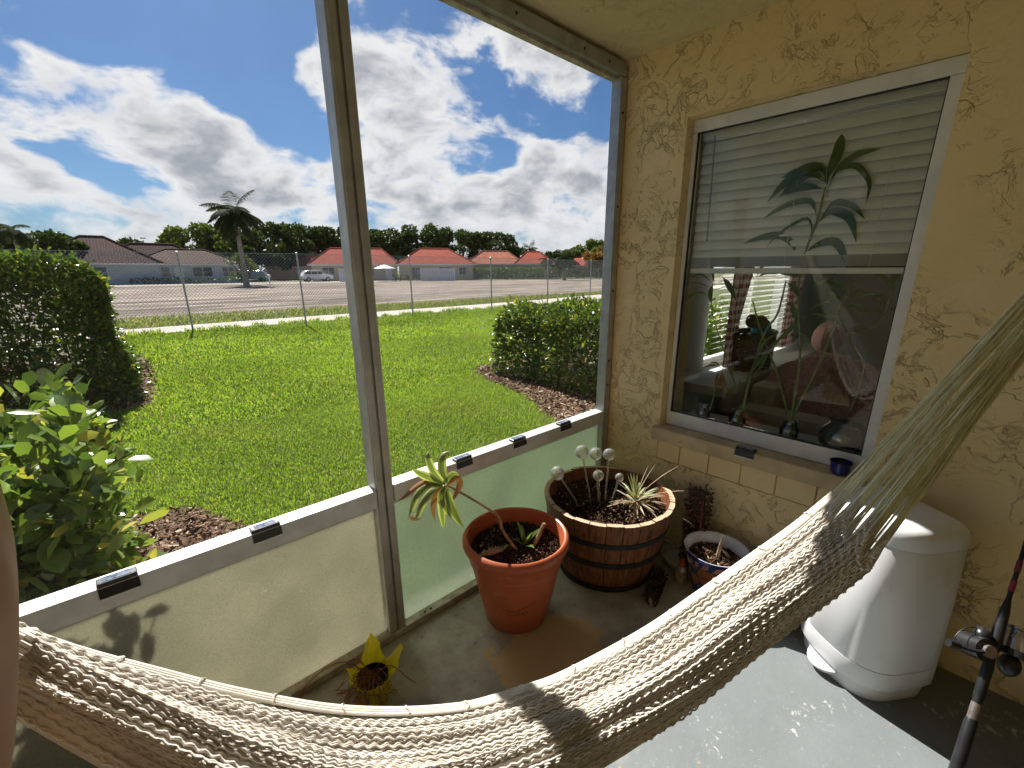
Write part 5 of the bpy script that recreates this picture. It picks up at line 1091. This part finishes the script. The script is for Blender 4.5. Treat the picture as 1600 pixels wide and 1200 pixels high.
# ------------------------------------------------------------------ chain link fence
fe = thing('chain_link_fence', 'grey chain link fence on thin posts along the pale path', 'fence', (0, 14, GZ))
FPX_ = [(-5.5, 15.0), (-1.6, 15.0), (1.88, 14.85), (4.46, 13.75), (8.2, 14.1), (11.7, 13.95), (15.25, 14.2), (18.9, 14.6), (22.5, 15.0), (26, 15.3)]
FH = 2.05
def fz(x): return 0
for (x, y) in FPX_:
    B().tube([(x, y-14, 0), (x, y-14, FH)], .025, 8).ell((x, y-14, FH), (.035, .035, .02), 8, 5).build('post', 'alugrey', fe, True)
b = B()
for (x0, y0), (x1, y1) in zip(FPX_, FPX_[1:]):
    L_ = math.hypot(x1-x0, y1-y0); dz = .085; hh = FH-.04; 
    def pp(s, z): return (x0+(x1-x0)*s/L_, y0+(y1-y0)*s/L_-14.035, z)
    k = -hh
    while k < L_:
        s0_, s1_ = max(k, 0), min(k+hh, L_)
        b.tube([pp(s0_, .03+s0_-k), pp(s1_, .03+s1_-k)], .0036, 3, False); b.tube([pp(s0_, hh-(s0_-k)+.03), pp(s1_, hh-(s1_-k)+.03)], .0036, 3, False); k += dz
    b.tube([pp(0, FH-.015), pp(L_, FH-.015)], .004, 4, False)
kind(b.build('wire_mesh', 'alugrey', fe), 'stuff')
for z in (1.55, 1.2):
    B().tube([(x, y-14.045, z) for x, y in FPX_], .004, 4, False).build('tension_wire', 'alugrey', fe)
# ------------------------------------------------------------------ far houses
def hip(parent, cx, cy, w, d, ze, zr, ridge, rz, m, name='roof', over=.5, gable=False):
    """hip or gable roof: eave rectangle w x d, ridge length along x, tiles run down the slope"""
    a, c = w/2+over, d/2+over; r = ridge/2
    vs = [(-a, -c, ze), (a, -c, ze), (a, c, ze), (-a, c, ze), (-r, 0, zr), (r, 0, zr), (-a, -c, ze-.18), (a, -c, ze-.18), (a, c, ze-.18), (-a, c, ze-.18)]
    fs = [(0, 1, 5, 4), (1, 2, 5), (2, 3, 4, 5), (3, 0, 4), (0, 6, 7, 1), (1, 7, 8, 2), (2, 8, 9, 3), (3, 9, 6, 0), (6, 9, 8, 7)]
    o = B().add(vs, fs).build(name, m, parent); o.location = (cx, cy, 0); o.rotation_euler = (0, 0, rz)
    e = B(); 
    for p, q in ((vs[4], vs[5]), (vs[0], vs[4]), (vs[1], vs[5])): e.tube([p, q], .13, 6)
    k = e.build('ridge_cap', m, o); fa = B().box(-a-.02, -c-.05, ze-.22, a+.02, -c-.005, ze-.02).build('fascia', 'trim', o)
    return o
def house(pxc, D, rz, parts, lab, wallm, wins=(), door=None):
    base = at(pxc, 432, D); az = math.atan2(base[1], base[0])-PI/2
    t = thing('house', lab, 'house', (base[0], base[1], GZ), az+rz)
    for (cx, cy, w, d, ze, zr, rg, rzz, m) in parts:
        o = B().box(-w/2, -d/2, 0, w/2, d/2, ze-.02).build('wall', wallm, t); o.location = (cx, cy, 0); o.rotation_euler = (0, 0, rzz)
        hip(t, cx, cy, w, d, ze, zr, rg, rzz, m)
    for (x, y, w, z0, z1) in wins:
        f = B().box(x-w/2-.08, y-.06, z0-.08, x+w/2+.08, y-.01, z1+.08).build('window', 'trim', t); B().box(x-w/2, y-.08, z0, x-.04, y-.062, z1).box(x+.04, y-.08, z0, x+w/2, y-.062, z1).build('pane', 'darkglass', f)
    if door:
        x, y = door; f = B().box(x-.5, y-.06, 0, x+.5, y-.01, 2.1).build('door', 'trim', t)
    return t
house(215, 81, 0, [(-3.6, 0, 12, 10, 2.6, 5.9, 2.2, 0, 'tile_brown'), (5.8, -.6, 12, 8, 2.55, 4.5, 4.5, 0, 'tile_brown'), (2.5, 7, 13, 8, 2.6, 5.5, 5, 0, 'tile_brown')],
      'low house with weathered brown tiled roof behind the tall hedge', 'house_blue', [(-4, -5.05, 2.4, .9, 2.1), (2.5, -4.65, 1.8, .9, 2.1), (7, -4.65, 2.2, .9, 2.1), (10, -4.65, 1.4, .9, 2.1)], (4.4, -4.65))
house(622, 86, 0, [(-6.8, 0, 13.5, 9, 2.6, 5.3, 8.5, 0, 'tile_red'), (6.6, -.4, 12.6, 9.6, 2.65, 5.35, 5, 0, 'tile_red')],
      'long house with bright red tiled roof in the middle distance', 'house_cream', [(-11, -4.55, 1.8, .9, 2.1), (-5, -4.55, 2.4, .9, 2.1), (3, -5.25, 1.4, .9, 2.1), (8, -5.25, 2.2, .9, 2.1), (11, -5.25, 1.2, .9, 2.1)], (-1.5, -4.55))
house(786, 96, 0, [(-1.6, 0, 11, 9, 2.8, 5.3, 5, 0, 'tile_orange'), (6.2, -.8, 7, 8, 2.8, 5.2, 2.5, 0, 'tile_red')], 'house with pale orange tiled roof behind the long green hedge', 'house_cream', [(0, -4.55, 1.8, .9, 2.1)])
house(915, 112, 0, [(0, 0, 16, 9, 2.6, 4.6, 8, 0, 'tile_red')], 'distant low red roofed house near the porch corner', 'house_cream', [(-2, -4.55, 1.6, .8, 2.)])
house(455, 104, 0, [(3, 0, 14, 9, 2.4, 4.4, 6, 0, 'tile_red')], 'distant house with dull red roof behind the parked cars', 'house_cream', [(2, -4.55, 1.8, .9, 2.), (6, -4.55, 1.8, .9, 2.)])
def car(pxc, py, D, rz, m, lab):
    base = at(pxc, 432, D); az = math.atan2(base[1], base[0])-PI/2; t = thing('parked_car', lab, 'car', (base[0], base[1], GZ), az+rz, 'cars parked by the far houses')
    pr = [(-2.25, .35), (-2.25, .8), (-2.1, 1.0), (-1.7, 1.55), (-1.3, 1.68), (.4, 1.68), (1.1, 1.12), (2.05, .98), (2.28, .75), (2.28, .35)]; n = len(pr)
    vs = [(x, -.9+(.12 if z > 1.2 else 0), z) for x, z in pr]+[(x, .9-(.12 if z > 1.2 else 0), z) for x, z in pr]
    B().add(vs, [tuple(range(n)), tuple(range(n, 2*n))[::-1]]+[(i, n+i, n+(i+1) % n, (i+1) % n) for i in range(n)]).build('body', m, t, bevel=.08)
    for x0, x1 in ((-1.75, -.95), (-.85, -.05), (.05, .75)): B().box(x0, -.92, 1.08, x1, -.80, 1.5).build('side_window', 'darkglass', t)
    for x in (-1.4, 1.45):
        for y in (-.86, .86):
            q = B().tube([(x, y-.11, .34), (x, y+.11, .34)], .34, 16).build('wheel', 'rubber', t); B().tube([(x, y-.125, .34), (x, y-.112, .34)], .2, 12).build('rim', 'alugrey', q)
    for y in (-.62, .62): B().box(2.26, y-.15, .66, 2.31, y+.15, .82).build('headlight', 'jar', t)
car(494, 426, 78, .3, 'carwhite', 'white van-like car parked left of the red roofed house')
car(394, 428, 82, 2.9, 'carsilver', 'small silver car parked near the royal palm')
# white vinyl fences, umbrella, mailbox
def vfence(px0, px1, D, h, lab):
    a, c = at(px0, 432, D), at(px1, 432, D); v = Vector((c[0]-a[0], c[1]-a[1], 0)); L_ = v.length; t = thing('vinyl_fence', lab, 'fence', (a[0], a[1], GZ), math.atan2(v.y, v.x), 'white fences by the red house')
    n = max(2, int(L_/.32)); pk = B().box(0, -.02, 0, .27, .02, h); m0 = pk.build('board', 'vinyl', t)
    for i in range(1, n): o = m0.copy(); COL.objects.link(o); o.parent = t; o.location = (i*L_/n, 0, 0)
    B().box(0, .021, h*.82, L_, .07, h*.9).box(0, .021, .2, L_, .07, .3).build('rail', 'vinyl', t)
vfence(530, 549, 74, 1.9, 'short white board fence panel left of the mullion gap'); vfence(657, 712, 75, 1.9, 'white board fence in front of the red roofed house wing')
ub = at(602, 432, 73); um = thing('patio_umbrella', 'small pale blue patio umbrella by the red roofed house', 'umbrella', (ub[0], ub[1], GZ))
B().tube([(0, 0, 0), (0, 0, 2.3)], .03, 8).build('pole', 'alugrey', um); B().lathe([(1.7, 1.9), (1.1, 2.12), (.4, 2.35), (0, 2.45)], 8).build('canopy', 'vinyl', um)
mb = at(420, 432, 50); mm = thing('mailbox', 'small white mailbox on a post beside the gravel', 'mailbox', (mb[0], mb[1], GZ)); B().box(-.05, -.05, 0, .05, .05, 1.0).build('post', 'vinyl', mm); B().box(-.12, -.25, 1.0, .12, .25, 1.25).build('box', 'vinyl', mm, bevel=.05)
# ------------------------------------------------------------------ trees
def tree(px, pytop, D, w, lab, m='tree', n=3600, squash=.8, cat='tree', base=.22, ls=.55, name='broadleaf_tree', open_=0., grp='trees behind the far houses'):
    D *= 1.22; w *= 1.55; pytop -= 5; b0 = at(px, pytop+12, D); top = at(px, pytop, D)[2]-GZ; t = thing(name, lab, cat, (b0[0], b0[1], GZ), random.uniform(0, 6), grp)
    hc = top*base; r = w/2; K = 16; C = []
    for i in range(K):
        a = random.uniform(0, 2*PI); q = r*.72*math.sqrt(random.random()); z = hc+(top-hc)*random.uniform(.25, .84); q *= 1-.45*max(0, (z-hc)/(top-hc)-.55); rr_ = random.uniform(.22, .36)*min(r, top*.45)*(1-open_*.45)
        C.append((q*math.cos(a), q*math.sin(a), min(z, top-rr_*.8), rr_))
    C.append((0, 0, top-.3*min(r, top*.45), .3*min(r, top*.45)))
    b = B().tube([(0, 0, 0), (.1, 0, hc*.6), (0, .1, hc*1.2), (0, 0, top*.6)], [.35, .28, .2, .06], 8)
    for (x, y, z, rr_) in C: b.tube([(0, 0, hc*.8), (x*.5, y*.5, (hc+z)/2), (x, y, z)], [.14, .09, .03], 5)
    b.build('trunk', 'bark', t, True)
    Ca = np.array(C); k = RNG.integers(0, len(C), n); d = rand_dirs(n); rad2 = RNG.uniform(.55, 1.08, n)**.6; P = Ca[k, :3]+d*(Ca[k, 3]*rad2)[:, None]*np.array([1.15, 1.15, squash])
    V, F_ = leaves(P, d*.5+RNG.normal(0, .6, (n, 3)), ls*RNG.uniform(.6, 1.3, n), ls*RNG.uniform(.45, .8, n), RNG.uniform(0, 6, n)); kind(npmesh('crown', V, F_, m, t), 'stuff'); return t
TR = [(312, 353, 78, 9, 'light green tree left of the royal palm', 'treelight', 0), (352, 356, 80, 10, 'dark tree directly behind the royal palm', 'tree', 0), (425, 351, 84, 12, 'broad dark tree right of the royal palm', 'tree', 0), (478, 357, 88, 11, 'dark rounded tree between royal palm and mullion', 'tree', 0),
      (540, 358, 86, 12, 'dark tree half hidden by the porch mullion', 'tree', 0), (612, 361, 90, 9, 'dark tree just right of the porch mullion', 'tree', 0), (640, 354, 94, 11, 'open crowned tree above the long red roof', 'tree', .6), (674, 354, 92, 10, 'airy tree right over the red roof ridge', 'tree', .5),
      (722, 363, 92, 14, 'wide dense tree right of the red roofs', 'tree', 0), (762, 366, 94, 12, 'dark tree tapering above the pale orange roof', 'tree', 0), (905, 391, 96, 9, 'low green tree near the porch corner', 'treelight', 0), (935, 380, 110, 13, 'green tree at the edge of the wall track', 'treelight', 0),
      (10, 362, 60, 9, 'dark tree at far left behind the hedge', 'tree', .2), (60, 368, 66, 7, 'small feathery tree left of the brown roof', 'tree', .5), (84, 366, 74, 6, 'thin tree touching the brown roof gable', 'tree', .5), (400, 392, 76, 9, 'low dark tree behind the palm trunk', 'tree', 0), (870, 398, 90, 8, 'low shrubby tree beyond the pale path', 'tree', 0), (800, 380, 96, 5, 'sparse small tree beside the pale orange roof', 'tree', .8),
      (210, 379, 84, 6, 'sparse reddish tree behind the brown roof', 'tree', .6), (585, 362, 88, 9, 'dark tree peeking right beside the mullion', 'tree', 0)]
for (px, pt_y, D, w_, lab, m_, op) in TR: tree(px, pt_y, D, w_, lab, m_, 7000 if op < .4 else 3600, open_=op)
tree(940, 390, 84, 7, 'orange flowering tree beside the wall corner', 'orangeleaf', 2600)
tree(378, 400, 50, 2.6, 'rounded green shrub at the foot of the royal palm', 'treelight', 1400, base=.05, ls=.2, name='round_shrub', grp='shrubs near the far houses')
tree(383, 428, 46, 1.6, 'low grassy clump at the edge of the gravel', 'treelight', 700, base=.05, ls=.15, name='round_shrub', grp='shrubs near the far houses') if False else None
def farhedge(px0, px1, D, h, lab, m='tree', d=1.5):
    a, c = at(px0, 432, D), at(px1, 432, D); v = np.array([c[0]-a[0], c[1]-a[1]]); L_ = np.hypot(*v); t = thing('clipped_hedge', lab, 'hedge', (a[0], a[1], GZ), math.atan2(v[1], v[0]), 'hedges along the far houses')
    n = int(L_*h*70); P = np.stack([RNG.uniform(0, L_, n), RNG.uniform(0, d, n), RNG.uniform(0, h, n)], 1); f = RNG.random(n) < .35; P[f, 2] = h-np.abs(RNG.normal(0, .08, f.sum())); P[~f, 1] = np.abs(RNG.normal(0, .15, (~f).sum()))
    V, F_ = leaves(P, RNG.normal(0, .6, (n, 3))+np.array([0, -.5, .5]), RNG.uniform(.15, .3, n), RNG.uniform(.1, .2, n), RNG.uniform(0, 6, n)); kind(npmesh('foliage', V, F_, m, t), 'stuff')
    b = B(); 
    for i in range(int(L_/1.2)+1): b.tube([(i*1.2+.1, d/2, 0), (i*1.2+.1, d/2, h*.8)], .05, 5)
    kind(b.build('stems', 'bark', t), 'stuff')
farhedge(736, 862, 84, 1.9, 'long clipped green hedge in front of the pale orange roof', 'treelight'); farhedge(862, 948, 88, 1.8, 'dark ragged hedge near the porch corner'); farhedge(200, 300, 74, .7, 'low planting below the brown roofed house windows'); farhedge(300, 385, 73, .6, 'low planting between brown roofed house and palm'); farhedge(612, 656, 74, .8, 'low bushes between umbrella and white fence')
def palm(px, pytop, D, lab, nf=17, fl=3.0, trunk=True, tilt=0., nm='palm_tree', tr=.24):
    b0 = at(px, pytop+25, D); top = at(px, pytop, D)[2]-GZ-fl*.72; t = thing(nm, lab, 'palm', (b0[0], b0[1], GZ), 0, 'palms among the far trees')
    B().tube([(0, 0, 0), (tilt*.3, 0, top*.4), (tilt*.8, 0, top*.8), (tilt, 0, top)], [tr*1.4, tr, tr*.8, tr*.5], 12).build('trunk', 'palmtrunk', t, True)
    cs = B().tube([(tilt, 0, top-.1), (tilt, 0, top+fl*.2)], [tr*.6, tr*.35], 8).build('crown_shaft', 'bamboo_stem', t, True)
    for i in range(nf):
        a = 2*PI*i/nf*1.618*2.0+random.uniform(-.2, .2); e = math.radians(random.choice([62, 42, 28, 12, -5, -25, -45])+random.uniform(-8, 8)); L_ = fl*random.uniform(.85, 1.1)
        d = Vector((math.cos(a)*math.cos(e), math.sin(a)*math.cos(e), math.sin(e))); p = Vector((tilt, 0, top+fl*.15)); pts = [p.copy()]
        for k in range(10): d = (d+Vector((0, 0, -.13))).normalized(); p = p+d*L_/10; pts.append(p.copy())
        Pp = []; Dd = []; Ls = []
        for k in range(1, 66):
            u = k/66*10; j = min(int(u), 9); q = pts[j].lerp(pts[j+1], u-j); tg = (pts[j+1]-pts[j]).normalized(); sd_ = tg.cross(Vector((0, 0, 1)))
            sd_ = sd_.normalized() if sd_.length > .05 else Vector((1, 0, 0)); ll = L_*.31*math.sin(PI*min(1, .15+k/74))
            for sg in (-1, 1): Pp.append(q); Dd.append(sd_*sg+tg*.6+Vector((0, 0, -.35+random.uniform(-.25, .25)))); Ls.append(ll)
        V, F_ = leaves(np.array(Pp), np.array(Dd), np.array(Ls), np.full(len(Ls), .062*fl/3), RNG.uniform(-.5, .5, len(Ls)), shape='blade')
        npmesh('frond', V, F_, 'palmleaf', t)
palm(364, 297, 60, 'tall royal palm standing before the dark trees', 36, 3.6, tilt=0.)
palm(18, 334, 62, 'small palm at the far left above the hedge', 15, 2.2, tr=.15)
palm(828, 377, 100, 'small distant palm above the orange roof', 13, 2.6, tr=.16)
palm(882, 386, 74, 'squat fan palm beyond the right hedge', 26, 2.6, tr=.25)
palm(853, 394, 80, 'little palm left of the squat fan palm', 14, 1.9, tr=.14)
cb = at(237, 432, 90); cf = thing('conifer', 'small pointed conifer behind the brown roofed house', 'tree', (cb[0], cb[1], GZ)); top = at(237, 375, 90)[2]-GZ
B().tube([(0, 0, 0), (0, 0, top)], [.2, .03], 6).build('trunk', 'bark', cf); n = 900; z = RNG.uniform(top*.45, top, n); z = np.round(z/.7)*.7; a = RNG.uniform(0, 2*PI, n); r = RNG.random(n)*(top+.4-z)*.33
V, F_ = leaves(np.stack([r*np.cos(a), r*np.sin(a), z], 1), np.stack([np.cos(a), np.sin(a), .2+0*a], 1), np.full(n, .35), np.full(n, .14), RNG.uniform(0, 6, n)); kind(npmesh('crown', V, F_, 'tree', cf), 'stuff')
